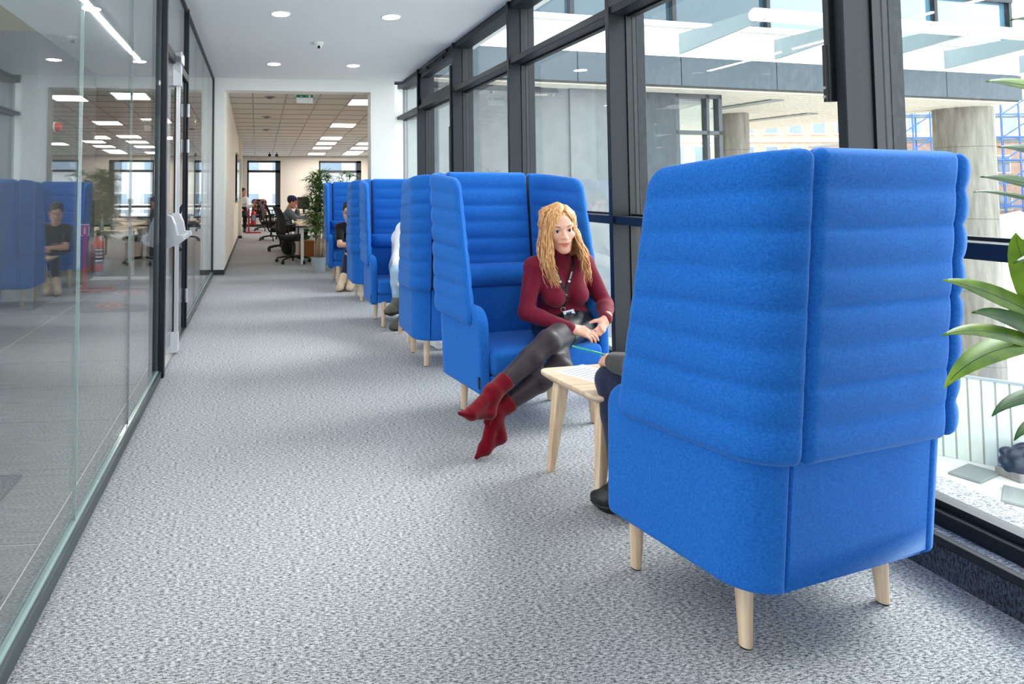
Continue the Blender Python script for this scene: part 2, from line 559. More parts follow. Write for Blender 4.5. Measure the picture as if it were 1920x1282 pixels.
# office ceiling: plenum sheet above, grid, one object per tile; it falls gently towards the far wall
TS = 0.582
OY = YE + 0.28
SLOPE = 0.045
ORX = -math.atan(SLOPE)
oc = MB().prism([(-6.0, 0.0), (1.9, 0.0), (8.6, 1.25), (8.6, 11.9), (-6.0, 11.9)], 0.06, 0.20).build('ceiling_office', M_['base'])
oc.location = (0, OY, OZ)
oc.rotation_euler = (ORX, 0, 0)
skin_struct(oc, 'suspended office ceiling of square tiles')
ox0 = -0.662
lights_at = set((4, k) for k in (2, 7, 11, 13, 15, 18)) | set((6, k) for k in (13, 15, 17, 18))
for k in (4, 9, 14):
    lights_at.add((8, k)); lights_at.add((11, k))
def over_office(i, j):
    """false where the slanting front wall cuts the ceiling off"""
    return not (ox0 + TS * (i + 1) > 1.9 + (TS * j) * 5.4)
tile0 = None
for i in range(0, 14):
    for j in range(0, 20):
        if (i, j) in lights_at or not over_office(i, j): continue
        p = (ox0 + TS * i + TS / 2, TS * j + TS / 2, 0.004 + random.uniform(-0.001, 0.001))
        if tile0 is None:
            tile0 = MB().box((-TS / 2 + 0.011, -TS / 2 + 0.009, 0), (TS / 2 - 0.011, TS / 2 - 0.009, 0.02)).build('ceiling_tile', M_['tile_ceiling'], oc)
            tile0.location = p
        else:
            inst(tile0, 'ceiling_tile', oc, p)
g = MB()
for i in range(15):
    x = ox0 + TS * i
    g.box((x - 0.013, 0 if x < 1.9 else (x - 1.9) / 5.4, -0.004), (x + 0.013, 11.75, 0.03))
for j in range(21):
    y = TS * j
    g.box((-0.49, y - 0.008, -0.003), (min(7.4, 1.9 + y * 5.4), y + 0.008, 0.03))
go = g.build('ceiling_grid', M_['grid'], oc)
go['kind'] = 'stuff'
ordn = ['first', 'second', 'third', 'fourth', 'fifth', 'sixth']
for (i, j) in sorted(lights_at):
    x = ox0 + TS * i + TS / 2
    y = TS * j + TS / 2
    if i == 4:
        lab = 'square office ceiling light, %s in the row over the desks' % ordn[(2, 7, 11, 13, 15, 18).index(j)]
    elif i == 6:
        lab = 'square office ceiling light, %s in the row by the white column' % ordn[(13, 15, 17, 18).index(j)]
    else:
        lab = 'square office ceiling light beyond the column, %s in the %s row' % (ordn[(4, 9, 14).index(j)], 'inner' if i == 8 else 'outer')
    L = thing('ceiling_light', lab, 'ceiling light', (x, OY + y * math.cos(ORX), OZ + y * math.sin(ORX)), 0, 'square office ceiling lights')
    L.rotation_euler = (ORX, 0, 0)
    m = MB()
    h = TS / 2 - 0.012
    for a, b in (((-h, -h), (h, -h + 0.012)), ((-h, h - 0.012), (h, h)), ((-h, -h), (-h + 0.012, h)), ((h - 0.012, -h), (h, h))):
        m.box((a[0], a[1], -0.004), (b[0], b[1], 0.02))
    m.build('frame', M_['white'], L)
    MB().box((-h + 0.012, -h + 0.012, -0.001), (h - 0.012, h - 0.012, 0.015)).build('diffuser', M_['panel_lamp'], L)
# lights added to brighten the closed-off office bay left of the wall
for k, (x, y) in enumerate(((-2.2, 11.2), (-2.2, 14.0), (-4.2, 11.2), (-4.2, 14.0), (-2.2, 17.0), (-4.2, 17.0))):
    L = thing('ceiling_light', 'added square ceiling light behind the cream wall, %s row, %s line' % ({11.2: 'first', 14.0: 'second', 17.0: 'third'}[y], 'nearer' if x > -3 else 'farther'), 'ceiling light', (x, y, OZ - SLOPE * (y - OY) + 0.03), 0, 'added ceiling lights behind the cream wall')
    L.rotation_euler = (ORX, 0, 0)
    MB().box((-.3, -.3, 0), (.3, .3, 0.02), bevel=0.004).build('frame', M_['white'], L)
    MB().box((-.28, -.28, -0.006), (.28, .28, 0.0)).build('diffuser', M_['panel_lamp'], L)

# plinth under the windows
trim = MB().box((2.263, YB, -0.12), (2.75, 9.95, 0.125)).build('trim_1', M_['carpet'])
skin_struct(trim, 'carpeted ledge under the windows')
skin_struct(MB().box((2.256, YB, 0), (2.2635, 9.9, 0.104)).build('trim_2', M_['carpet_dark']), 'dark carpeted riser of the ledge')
skin_struct(MB().box((2.25, YB, 0.104), (2.285, 9.9, 0.132), bevel=0.004).build('trim_3', M_['frame']), 'dark metal edge along the ledge')

# window bays
Y0, DY = 2.165, 1.602
bay_names = {-4: 7, -3: 8, -2: 9, -1: 1, 0: 2, 1: 3, 2: 4, 3: 5, 4: 6}
ends = {}
for k in range(-1, 5):
    ya = Y0 + DY * k
    yb = Y0 + DY * (k + 1)
    if k == 4: yb = 9.97
    w = struct('window_%d' % bay_names[k], 'full-height window bay %s' % {-1: 'nearest on the right', 0: 'behind the foreground sofa', 1: 'behind the seated woman', 2: 'third along', 3: 'with opening fanlight', 4: 'last before the column'}.get(k, 'behind the camera'))
    def bx(a, b, nm, mat, bev=0.003):
        return MB().box(a, b, bevel=bev, seg=1).build(nm, mat, w)
    fw = 0.04
    bx((XF, ya, 0.125), (XG - 0.035, ya + fw, CZ), 'mullion', M_['frame'])
    bx((XG - 0.035, ya - 0.008, 0.125), (XG + 0.03, ya + fw + 0.008, CZ), 'gasket', M_['gasket'], 0)
    bx((XG + 0.03, ya - 0.01, 0.125), (XG + 0.09, ya + fw + 0.01, CZ), 'mullion_cap', M_['frame'])
    if k == 4:
        bx((XF, yb, 0.125), (XG - 0.035, yb + fw, CZ), 'mullion', M_['frame'])
    # base and head frames
    bx((XG - 0.05, ya + fw, 0.125), (XG + 0.06, yb, 0.175), 'base_frame', M_['frame'])
    bx((XG - 0.015, ya + fw, 0.175), (XG + 0.05, yb, 0.2), 'base_gasket', M_['gasket'], 0)
    bx((XF + 0.02, ya + fw, CZ - 0.07), (XG + 0.05, yb, CZ), 'head_frame', M_['frame'])
    for z0 in (1.06, 2.40):
        bx((XF + 0.012, ya + fw, z0), (XG - 0.02, yb, z0 + 0.052), 'transom', M_['frame'])
        bx((XG - 0.02, ya + fw, z0 - 0.012), (XG + 0.03, yb, z0 + 0.064), 'gasket', M_['gasket'], 0)
    for z0, z1 in ((0.19, 1.05), (1.12, 2.39), (2.46, CZ - 0.07)):
        bx((XG, ya + fw + 0.008, z0), (XG + 0.008, yb - 0.008, z1), 'window_pane', M_['glass_out'], 0)
    if k == 3:   # opening fanlight: an inner sash with a chain motor
        m = MB()
        z0, z1, y0, y1 = 2.455, CZ - 0.07, ya + fw + 0.005, yb - 0.005
        m.box((XF + 0.03, y0, z0), (XG - 0.005, y0 + 0.09, z1)).box((XF + 0.03, y1 - 0.09, z0), (XG - 0.005, y1, z1))
        m.box((XF + 0.03, y0, z0), (XG - 0.005, y1, z0 + 0.07)).box((XF + 0.03, y0, z1 - 0.07), (XG - 0.005, y1, z1))
        m.build('sash', M_['frame'], w)
        MB().box((XF + 0.0, ya + 0.25, CZ - 0.05), (XF + 0.05, yb - 0.25, CZ - 0.012), bevel=0.006).cone((XF + 0.02, ya + 0.45, CZ - 0.05), (XF + 0.02, ya + 0.45, CZ - 0.09), 0.02, 0.02).cone((XF + 0.02, yb - 0.45, CZ - 0.05), (XF + 0.02, yb - 0.45, CZ - 0.09), 0.02, 0.02).build('chain_motor', M_['black_metal'], w)
skin_struct(MB().box((2.25, YB, 0.125), (2.5, Y0 - DY, CZ)).build('wall_light_block_right', M_['lobby_dark']), 'unseen solid wall beside the camera, added to block window light')  # unseen dark wall, put in to keep window light off the sofa back
# closing wall between last bay and building
skin_struct(MB().box((2.13, 9.9, 0), (2.34, 10.25, CZ)).build('wall_return', M_['white']))

# black opener arms fixed to two of the mullions
def opener(label, y, z0, z1):
    t = thing('window_opener', label, 'window opener', (XF, y, z0))
    h = z1 - z0
    MB().box((-0.022, 0.012, 0), (0.012, 0.036, h), bevel=0.004).build('housing', M_['black_metal'], t)
    MB().box((-0.034, 0.016, 0.0), (-0.018, 0.032, h * 0.45), bevel=0.003).build('lever', M_['black_metal'], t)
    for z in (0.02, 0.055):
        MB().cone((-0.034, 0.024, z), (-0.037, 0.024, z), 0.006, 0.006, 10).build('screw', M_['chrome'], t)
opener('black window opener arm on the mullion above the foreground sofa', Y0 + 0.03, 1.62, 2.12)
opener('black window opener arm on the mullion fourth along the windows', Y0 + 3 * DY + 0.03, 1.42, 2.72)

# unseen glazed end behind the camera, added for daylight, and its side posts
wb = struct('window_10', 'unseen glazed end behind the camera, added for daylight')
m = MB()
for x in (-6.0, -4.6, -3.2, -1.9, XL):
    m.box((x, YB - 0.05, 0), (x + 0.06, YB + 0.08, CZ))
m.box((-6, YB - 0.05, 0), (XL, YB + 0.08, 0.08)).box((-6, YB - 0.05, 2.88), (XL, YB + 0.08, CZ))
m.build('window_frame', M_['frame'], wb)
skin_struct(MB().box((XL, YB - 0.1, 0), (2.5, YB + 0.02, CZ)).build('wall_light_block_rear', M_['lobby_dark']))  # unseen dark wall, added to cut the fill light from behind
MB().box((-6, YB, 0.08), (XL, YB + 0.01, 2.88)).build('window_pane', M_['glass_out'], wb)

# ------------------------------------------------------------------ glass partition on the left
wl_ = struct('wall_left', 'frameless glass partition along the corridor')
joints = [-5.0, -2.9, -1.2, 0.3, 1.45, 2.46, 3.42, 4.39]
def pane(y0, y1, z0=0.055, z1=CZ - 0.03, par=None, nm='glass_pane'):
    return MB().box((XL - 0.006, y0 + 0.003, z0), (XL + 0.006, y1 - 0.003, z1)).build(nm, M_['glass_in'], par or wl_)
for a, b in zip(joints[:-1], joints[1:]):
    pane(a, b)
    MB().box((XL - 0.0063, b - 0.0028, 0.055), (XL + 0.0063, b + 0.0028, CZ - 0.03)).build('joint', M_['glass_edge' if b < 3 else 'joint_dark'], wl_)
j2 = [5.96, 6.9, 7.85, 8.75, YE]
for a, b in zip(j2[:-1], j2[1:]):
    pane(a, b)
    if b < YE:
        MB().box((XL - 0.0063, b - 0.0028, 0.055), (XL + 0.0063, b + 0.0028, CZ - 0.03)).build('joint', M_['glass_edge' if b < 3 else 'joint_dark'], wl_)
M_['channel'] = plain('grey_floor_channel', rgb(58, 68, 72), 0.35, spec=0.6)
for a, b in ((YB, 4.40), (5.95, YE)):
    MB().box((XL + 0.012, a, 0), (XL + 0.03, b, 0.045), bevel=0.002, seg=1).build('floor_channel', M_['channel'], wl_)
    MB().box((XL - 0.03, a, 0), (XL - 0.012, b, 0.055), bevel=0.002, seg=1).build('floor_channel', M_['channel'], wl_)
    MB().box((XL - 0.012, a, 0.0), (XL + 0.012, b, 0.05)).build('channel_seal', M_['glass_edge'], wl_)
MB().box((XL - 0.02, YB, CZ - 0.035), (XL + 0.02, YE, CZ)).build('head_channel', M_['base'], wl_)
MB().box((XL - 0.02, YE - 0.03, 0), (XL + 0.02, YE, CZ)).build('end_channel', M_['base'], wl_)

d = struct('door_1', 'double glass door in the partition with dark frame')
MB().box((XL - 0.06, 4.40, 0), (XL + 0.045, 4.46, CZ), bevel=0.004).build('door_post', M_['frame'], d)
MB().box((XL - 0.06, 5.90, 0), (XL + 0.03, 5.95, CZ), bevel=0.004).build('door_post', M_['frame'], d)
MB().box((XL - 0.04, 4.46, 2.27), (XL + 0.03, 5.90, 2.34), bevel=0.004).build('door_header', M_['frame'], d)
MB().box((XL - 0.006, 4.46, 2.34), (XL + 0.006, 5.90, CZ - 0.03)).build('glass_pane', M_['glass_in'], d)
MB().box((XL - 0.03, 4.46, 0), (XL + 0.03, 5.90, 0.018), bevel=0.003).build('threshold', M_['chrome'], d)
MB().box((XL - 0.006, 4.48, 0.03), (XL + 0.006, 5.155, 2.26)).build('door_leaf', M_['glass_in'], d)
MB().box((XL - 0.006, 5.17, 0.03), (XL + 0.006, 5.88, 2.26)).build('door_leaf', M_['glass_in'], d)
MB().box((XL - 0.012, 5.153, 0.03), (XL + 0.012, 5.172, 2.26)).build('meeting_seal', M_['gasket'], d)
for y0, y1, nm in ((5.84, 5.88, 'hinge_stile'), (4.465, 4.49, 'hinge_stile')):
    MB().box((XL - 0.012, y0, 0.03), (XL + 0.012, y1, 2.26)).build(nm, M_['frame'], d)
for z in (0.25, 1.62, 1.95):
    MB().cone((XL + 0.03, 5.885, z), (XL + 0.03, 5.885, z + 0.12), 0.014, 0.014, 10).build('hinge', M_['silver'], d)
# panic bar with its vertical rod
pb = thing('panic_bar', 'silver panic bar and floor-to-header rod on the glass door', 'panic bar', (XL + 0.007, 5.05, 0))
MB().box((0.022, -0.020, 0.06), (0.052, 0.020, 2.13), bevel=0.008, seg=2).build('rod', M_['silver'], pb, True, 40)
MB().prism([(-0.055, -0.0), (0.055, -0.0), (0.04, -0.17), (-0.04, -0.17)][::-1], 0.0, 0.06, Matrix.Translation((0, 0, 2.27)) @ Matrix(((0, 0, 1, 0), (1, 0, 0, 0), (0, 1, 0, 0), (0, 0, 0, 1)))).build('top_latch', M_['silver'], pb)
MB().box((-0.0, -0.10, 2.27), (0.075, 0.07, 2.36), bevel=0.008).build('closer', M_['chrome'], pb)
MB().prism([(-0.055, 0.02), (0.055, 0.02), (0.035, 0.16), (-0.035, 0.16)], 0.0, 0.055, Matrix(((0, 0, 1, 0), (1, 0, 0, 0), (0, 1, 0, 0), (0, 0, 0, 1)))).build('floor_latch', M_['silver'], pb)
for y in (-0.47, 0.0):
    m = MB()
    prof = [(0, 0.90), (0.02, 0.855), (0.05, 0.865), (0.12, 0.895), (0.15, 0.92), (0.142, 0.95), (0.10, 0.955), (0.085, 1.03), (0.06, 1.085), (0.03, 1.10), (0, 1.09)]
    m.prism([(a, b) for a, b in prof], -0.045, 0.045, Matrix.Translation((0, y, 0)) @ Matrix(((1, 0, 0, 0), (0, 0, 1, 0), (0, 1, 0, 0), (0, 0, 0, 1))))
    m.build('lever_housing', M_['silver'], pb)
MB().box((0.105, -0.45, 0.905), (0.135, 0.0, 0.945), bevel=0.006).build('push_bar', M_['silver'], pb)

# ------------------------------------------------------------------ corridor ceiling fittings
k = 0
spots = [(0.22, 5.97, 'left downlight of the nearer pair in the corridor ceiling'), (1.30, 5.97, 'right downlight of the nearer pair in the corridor ceiling'),
         (0.22, 8.40, 'left downlight of the farther pair in the corridor ceiling'), (1.30, 8.40, 'right downlight of the farther pair in the corridor ceiling')]
for y in (3.54, 1.11, -1.32):
    for x in (0.22, 1.30):
        spots.append((x, y, 'corridor downlight overhead, %s of the pair %s' % ('left' if x < 1 else 'right', {3.54: 'just past the camera', 1.11: 'above the camera', -1.32: 'behind the camera', -3.6: 'by the glazed end'}[y])))
for x, y, lab in spots:
    L = thing('downlight', lab, 'ceiling light', (x, y, CZ), 0, 'round corridor downlights')
    MB().lathe([(0.098, 0.0), (0.098, -0.006), (0.088, -0.009), (0.084, -0.004), (0.084, 0.0)], 32).build('trim_ring', M_['white'], L, True)
    MB().lathe([(0, -0.005), (0.084, -0.005), (0.084, -0.001), (0, -0.001)], 32).build('diffuser', M_['lamp'], L)
t = thing('dome_camera', 'small white dome security camera on the corridor ceiling', 'security camera', (0.70, 7.12, CZ))
MB().lathe([(0.055, 0), (0.055, -0.022), (0.048, -0.03), (0.0, -0.032)], 24).build('base', M_['white'], t, True)
MB().sphere((0, 0, -0.042), 0.037, 20, 12).build('housing', M_['white'], t, True)
MB().sphere((0.0, -0.024, -0.056), 0.0195, 16, 10).build('lens', M_['black_plastic'], t, True)
# linear light over the lobby
t = thing('linear_light', 'long white linear light across the lobby ceiling behind glass', 'ceiling light', (-1.52, 3.0, CZ))
MB().box((-0.04, -5.0, -0.03), (0.04, 5.15, -0.002), bevel=0.003).build('channel', M_['white'], t)
MB().box((-0.03, -4.98, -0.035), (0.03, 5.13, -0.03)).build('diffuser', M_['strip_lamp'], t)
for x, y, w_ in ((-3.6, 1.5, 'nearest the camera'), (-3.6, 4.5, 'nearest the dark wall'), (-4.8, 3.0, 'deepest in the lobby')):
    L = thing('downlight', 'round downlight in the olive lobby ceiling, ' + w_, 'ceiling light', (x, y, CZ + 0.02), 0, 'lobby downlights')
    MB().lathe([(0.12, 0.0), (0.12, -0.008), (0.1, -0.008), (0.1, 0)], 24).build('trim_ring', M_['white'], L, True)
    MB().lathe([(0, -0.005), (0.1, -0.005), (0.1, -0.001), (0, -0.001)], 24).build('diffuser', M_['lamp'], L)
# ------------------------------------------------------------------ high-backed sofas
SZ0, STOP = 0.205, 1.385
KREC = 0.075
def rec(z):
    return -KREC * (z - SZ0)

def grid_shell(F, nu, nv):
    """closed pillow from F(u, v, side) -> point; side 0 outer, 1 inner"""
    vs_, fs = [], []
    for side in (0, 1):
        for i in range(nu + 1):
            for j in range(nv + 1):
                vs_.append(F(i / nu, j / nv, side))
    N = (nu + 1) * (nv + 1)
    def id_(i, j, s): return s * N + i * (nv + 1) + j
    for i in range(nu):
        for j in range(nv):
            fs.append((id_(i, j, 0), id_(i + 1, j, 0), id_(i + 1, j + 1, 0), id_(i, j + 1, 0)))
            fs.append((id_(i, j + 1, 1), id_(i + 1, j + 1, 1), id_(i + 1, j, 1), id_(i, j, 1)))
    for i in range(nu):
        fs.append((id_(i + 1, 0, 0), id_(i, 0, 0), id_(i, 0, 1), id_(i + 1, 0, 1)))
        fs.append((id_(i, nv, 0), id_(i + 1, nv, 0), id_(i + 1, nv, 1), id_(i, nv, 1)))
    for j in range(nv):
        fs.append((id_(0, j, 0), id_(0, j + 1, 0), id_(0, j + 1, 1), id_(0, j, 1)))
        fs.append((id_(nu, j + 1, 0), id_(nu, j, 0), id_(nu, j, 1), id_(nu, j + 1, 1)))
    return vs_, fs

def plan_path(xs, yb, R, xend):
    """side line x = -xs going back (decreasing y), round the corner, along the back to x = xend; returns point(s), normal(s), and length given front y"""
    def at(s, yf):
        L1 = yf - (yb + R)
        La = R * PI / 2
        if s <= L1:
            return (-xs, yf - s), (-1.0, 0.0)
        s -= L1
        if s <= La:
            a = s / R
            return (-xs + R - R * math.cos(a), yb + R - R * math.sin(a)), (-math.cos(a), -math.sin(a))
        s -= La
        return (-xs + R + s, yb), (0.0, -1.0)
    def length(yf):
        return (yf - (yb + R)) + R * PI / 2 + (xend - (-xs + R))
    return at, length

NR = 8
def rib(t, n):
    """puffy channel profile: 1 on the crest, 0 in the groove"""
    p = (t * n) % 1.0
    return math.sqrt(max(0.0, math.sin(PI * p))) if 0 < p < 1 else 0.0
def edge(d, w):
    """quarter-round fall-off within w of an edge at distance d"""
    if d >= w: return 1.0
    x = max(0.0, 1 - d / w)
    return math.sqrt(max(0.0, 1 - x * x))

def nonuni(n, ends=0.06, k=5):
    """parameter values, dense near both ends"""
    a = [ends * (i / k) ** 1.6 for i in range(k)]
    mid = [ends + (1 - 2 * ends) * i / n for i in range(n + 1)]
    return a + mid + [1 - v for v in a[::-1]]
UU = nonuni(26, 0.07, 6)
VV = nonuni(64, 0.03, 6)

def wing(mirror):
    xs, yb, R, xend = 0.405, -0.335, 0.108, -0.2955
    at, length = plan_path(xs, yb, R, xend)
    T = 0.046
    def F(u, v, side):
        u = UU[min(int(round(u * (len(UU) - 1))), len(UU) - 1)]
        v = VV[min(int(round(v * (len(VV) - 1))), len(VV) - 1)]
        zb, zt = 0.548 + 0.016 * u, STOP - 0.035 * (1 - u) ** 1.2
        z = zb + v * (zt - zb)
        yf = 0.148 - 0.100 * (z - zb) / (STOP - 0.548)
        # rounded front corners
        rt, rb = 0.075, 0.055
        ins = 0.0
        d1 = zt - z
        if d1 < rt: ins = rt - math.sqrt(max(0, rt * rt - (rt - d1) ** 2))
        d0 = z - zb
        if d0 < rb: ins = rb - math.sqrt(max(0, rb * rb - (rb - d0) ** 2))
        # and small ones at the seam
        rs = 0.03
        ins2 = 0.0
        if d1 < rs: ins2 = rs - math.sqrt(max(0, rs * rs - (rs - d1) ** 2))
        if d0 < rs: ins2 = rs - math.sqrt(max(0, rs * rs - (rs - d0) ** 2))
        Ls = length(yf)
        s = ins + u * (Ls - ins - ins2)
        (px, py), (nx, ny) = at(s, yf)
        e = min(edge((s - ins), 0.024), edge(Ls - ins2 - s, 0.02), edge(d0, 0.024), edge(d1, 0.024))
        amp = 0.0135 * min(1.0, (s - ins) / 0.10 + 0.3, (Ls - ins2 - s) / 0.07 + 0.12)
        r = rib(v, NR)
        h = (T / 2) * e + (amp * (r - 0.6)) * e
        sg = 1 if side == 0 else -1
        x = px + nx * sg * h
        y = py + ny * sg * h + rec(z)
        return (x * (-1 if mirror else 1), y, z)
    return grid_shell(F, len(UU) - 1, len(VV) - 1)

def back_panel():
    x0, x1, yb, T = -0.285, 0.285, -0.335, 0.05
    def F(u, v, side):
        u = UU[min(int(round(u * (len(UU) - 1))), len(UU) - 1)]
        v = VV[min(int(round(v * (len(VV) - 1))), len(VV) - 1)]
        zb, zt = 0.562, STOP + 0.004
        z = zb + v * (zt - zb)
        d1, d0 = zt - z, z - zb
        rs = 0.03
        ins = 0.0
        if d1 < rs: ins = rs - math.sqrt(max(0, rs * rs - (rs - d1) ** 2))
        if d0 < rs: ins = rs - math.sqrt(max(0, rs * rs - (rs - d0) ** 2))
        x = x0 + ins + u * (x1 - x0 - 2 * ins)
        e = min(edge(x - x0 - ins, 0.022), edge(x1 - ins - x, 0.022), edge(d0, 0.022), edge(d1, 0.022))
        h = (T / 2) * e + 0.0125 * (rib(v, NR) - 0.6) * e * min(1.0, 0.25 + min(x - x0, x1 - x) / 0.09)
        sg = 1 if side == 0 else -1
        return (x, yb - sg * h + rec(z), z)
    return grid_shell(F, len(UU) - 1, len(VV) - 1)

def lower_side(mirror):
    xs, yb, R, xend = 0.375, -0.292, 0.085, -0.289
    at, length = plan_path(xs, yb, R, xend)
    T = 0.062
    def F(u, v, side):
        u = UU[min(int(round(u * (len(UU) - 1))), len(UU) - 1)]
        v = VV[min(int(round(v * (len(VV) - 1))), len(VV) - 1)]
        zb, zt = SZ0, 0.655
        z = zb + v * (zt - zb)
        yf = 0.188 - 0.02 * (z - zb)
        rt, rb = 0.10, 0.03
        d1, d0 = zt - z, z - zb
        ins = 0.0
        if d1 < rt: ins = rt - math.sqrt(max(0, rt * rt - (rt - d1) ** 2))
        if d0 < rb: ins = rb - math.sqrt(max(0, rb * rb - (rb - d0) ** 2))
        Ls = length(yf)
        s = ins + u * (Ls - ins)
        (px, py), (nx, ny) = at(s, yf)
        e = min(edge(s - ins, 0.016), edge(Ls - s, 0.012), edge(d0, 0.016), edge(d1, 0.03))
        h = (T / 2) * (0.25 + 0.75 * e)
        sg = 1 if side == 0 else -1
        x = px + nx * sg * h
        y = py + ny * sg * h + rec(z) * min(1.0, s / max(1e-6, Ls) * 1.4)
        return (x * (-1 if mirror else 1), y, z)
    return grid_shell(F, len(UU) - 1, len(VV) - 1)

def pillow_box(a, b, r, M=None):
    """box with generous rounding"""
    m = MB().box(a, b, M, bevel=r, seg=4)
    return m

def make_sofa(label):
    t = thing('high_back_sofa', label, 'sofa', (0, 0, 0), 0, 'blue high-backed sofas in facing pairs')
    fm = M_['felt']
    for mir in (False, True):
        v, f = wing(mir); MB().raw(v, f).build('wing', fm, t, True)
        v, f = lower_side(mir); MB().raw(v, f).build('side_panel', fm, t, True)
    v, f = back_panel(); MB().raw(v, f).build('back_panel', fm, t, True)
    # lower back panel
    m = MB()
    n = 10
    T = 0.06
    prof = []
    for z in (SZ0, SZ0 + 0.006, SZ0 + 0.02, 0.3, 0.4, 0.5, 0.6, 0.66):
        e = 1.0 if SZ0 + 0.015 < z else 0.6
        prof.append((z, e))
    vs_, fs = [], []
    for z, e in prof:
        for x in (-0.2875, -0.284, 0.284, 0.2875):
            ee = e * (1.0 if abs(x) < 0.2850 else 0.7)
            vs_.append((x, -0.292 - T / 2 * ee + rec(z), z))
    nb = len(vs_)
    for z, e in prof:
        for x in (-0.2875, -0.284, 0.284, 0.2875):
            vs_.append((x, -0.292 + T / 2 + rec(z), z))
    for i in range(len(prof) - 1):
        for j in range(3):
            a = i * 4 + j
            fs.append((a, a + 1, a + 5, a + 4))
            fs.append((nb + a + 4, nb + a + 5, nb + a + 1, nb + a))
        a = i * 4
        fs.append((a, a + 4, nb + a + 4, nb + a))
        a += 3
        fs.append((a + 4, a, nb + a, nb + a + 4))
    for j in range(3):
        fs.append((j + 1, j, nb + j, nb + j + 1))
        a = (len(prof) - 1) * 4 + j
        fs.append((a, a + 1, nb + a + 1, nb + a))
    MB().raw(vs_, fs).build('lower_back', fm, t, True, 60)
    # black strips standing in for seam-gap shade, holding shell and base together
    for sx in (-0.29, 0.29):
        m = MB().box((sx - 0.02, -0.335, 0.57), (sx + 0.02, -0.322, 1.365))
        for vtx in m.bm.verts:
            vtx.co.y += rec(vtx.co.z)
        m.build('seam_shade_strip', M_['gasket'], t)
    # inner back: lower part and lumbar roll
    def sheared(m, name):
        for vtx in m.bm.verts:
            vtx.co.y += rec(vtx.co.z)
        return m.build(name, fm, t, True, 50)
    sheared(pillow_box((-0.343, -0.275, 0.36), (0.343, -0.20, 0.705), 0.02), 'inner_back')
    vs_, fs = [], []
    nu, nv = 14, 14
    def LF(u, v, side):
        z = 0.69 + v * 0.135
        x = -0.335 + u * 0.67
        e = min(edge(u * 0.67, 0.02), edge((1 - u) * 0.67, 0.02))
        b = math.sqrt(max(0, math.sin(PI * min(1, max(0, v)))))
        h = (0.012 + 0.055 * b) * e if side == 1 else 0.0
        return (x, -0.285 + (0.055 + h if side == 1 else 0) + rec(z), z)
    v, f = grid_shell(LF, nu, nv)
    MB().raw(v, f).build('lumbar_cushion', fm, t, True, 60)
    # seat cushion and front rail
    pillow_box((-0.343, -0.235, 0.300), (0.343, 0.210, 0.432), 0.032).build('seat_cushion', fm, t, True, 50)
    pillow_box((-0.343, -0.26, 0.222), (0.343, 0.190, 0.302), 0.012).build('seat_rail', fm, t, True, 50)
    for sx in (-1, 1):
        for y in (-0.205, 0.180):
            l = MB().cone((sx * 0.292, y, 0.004), (sx * 0.285, y * 0.97, 0.235), 0.0165, 0.026, 18).build('leg', M_['ash'], t, True, 40)
            MB().cone((sx * 0.292, y, 0.0), (sx * 0.292, y, 0.005), 0.0155, 0.016, 14).build('glide', M_['black_plastic'], l)
    MB().box((0.398, 0.165, 0.24), (0.408, 0.179, 0.30)).build('fabric_tab', M_['black_plastic'], t)
    return t
R_ = math.radians
sofa = make_sofa('blue high-backed sofa with its back to the camera, largest in front')
sofa.location = (1.607, 1.955, 0)
sofa.rotation_euler = (0, 0, R_(13.0))
dup(sofa, (1.528, 3.462, 0), R_(180 + 10), 'blue high-backed sofa the woman in the burgundy sweater sits in')
dup(sofa, (1.520, 4.715, 0), R_(0), 'blue high-backed sofa standing back to back with the seated woman\'s sofa')
dup(sofa, (1.467, 5.99, 0), R_(180), 'blue high-backed sofa holding the person in a white sleeve')
dup(sofa, (1.49, 7.38, 0), R_(0), 'blue high-backed sofa mostly hidden, its back towards the camera in the far pair')
dup(sofa, (1.387, 8.72, 0), R_(180), 'blue high-backed sofa farthest away, with the man in black')

# small wooden tables between the facing sofas
def make_table(label):
    t = thing('side_table', label, 'table', (0, 0, 0), 0, 'small ash tables between the sofas')
    pts = []
    hx, hy, r = 0.29, 0.215, 0.055
    for cx, cy_, a0 in ((hx - r, hy - r, 0), (-hx + r, hy - r, 90), (-hx + r, -hy + r, 180), (hx - r, -hy + r, 270)):
        for k in range(7):
            a = R_(a0 + 90 * k / 6)
            pts.append((cx + r * math.cos(a), cy_ + r * math.sin(a)))
    vs_, fs = [], []
    lv = [(0.90, 0.412), (0.985, 0.43), (1.0, 0.436), (1.0, 0.446), (0.993, 0.449)]
    n = len(pts)
    for s, z in lv:
        for x, y in pts:
            vs_.append((x * s, y * (1 - (1 - s) * hx / hy), z))
    for i in range(len(lv) - 1):
        for k in range(n):
            fs.append((i * n + k, i * n + (k + 1) % n, (i + 1) * n + (k + 1) % n, (i + 1) * n + k))
    fs.append(tuple(range(n))[::-1]); fs.append(tuple((len(lv) - 1) * n + k for k in range(n)))
    MB().raw(vs_, fs).build('tabletop', M_['ash_top'], t, True, 30)
    for sx in (-1, 1):
        for sy in (-1, 1):
            p1 = Vector((sx * 0.205, sy * 0.145, 0.413)); p0 = Vector((sx * 0.255, sy * 0.165, 0.0))
            m = MB().box((-1, -1, 0), (1, 1, 1), bevel=0.25)
            for vtx in m.bm.verts:
                f = vtx.co.z
                w = 0.015 + 0.017 * f
                c = p0.lerp(p1, f)
                vtx.co = Vector((c.x + vtx.co.x * w, c.y + vtx.co.y * w * 0.8, c.z))
            m.build('leg', M_['ash'], t, True, 40)
    return t
tab = make_table('small ash table in front of the woman, papers on it')
tab.location = (1.610, 2.665, 0); tab.rotation_euler = (0, 0, R_(8))
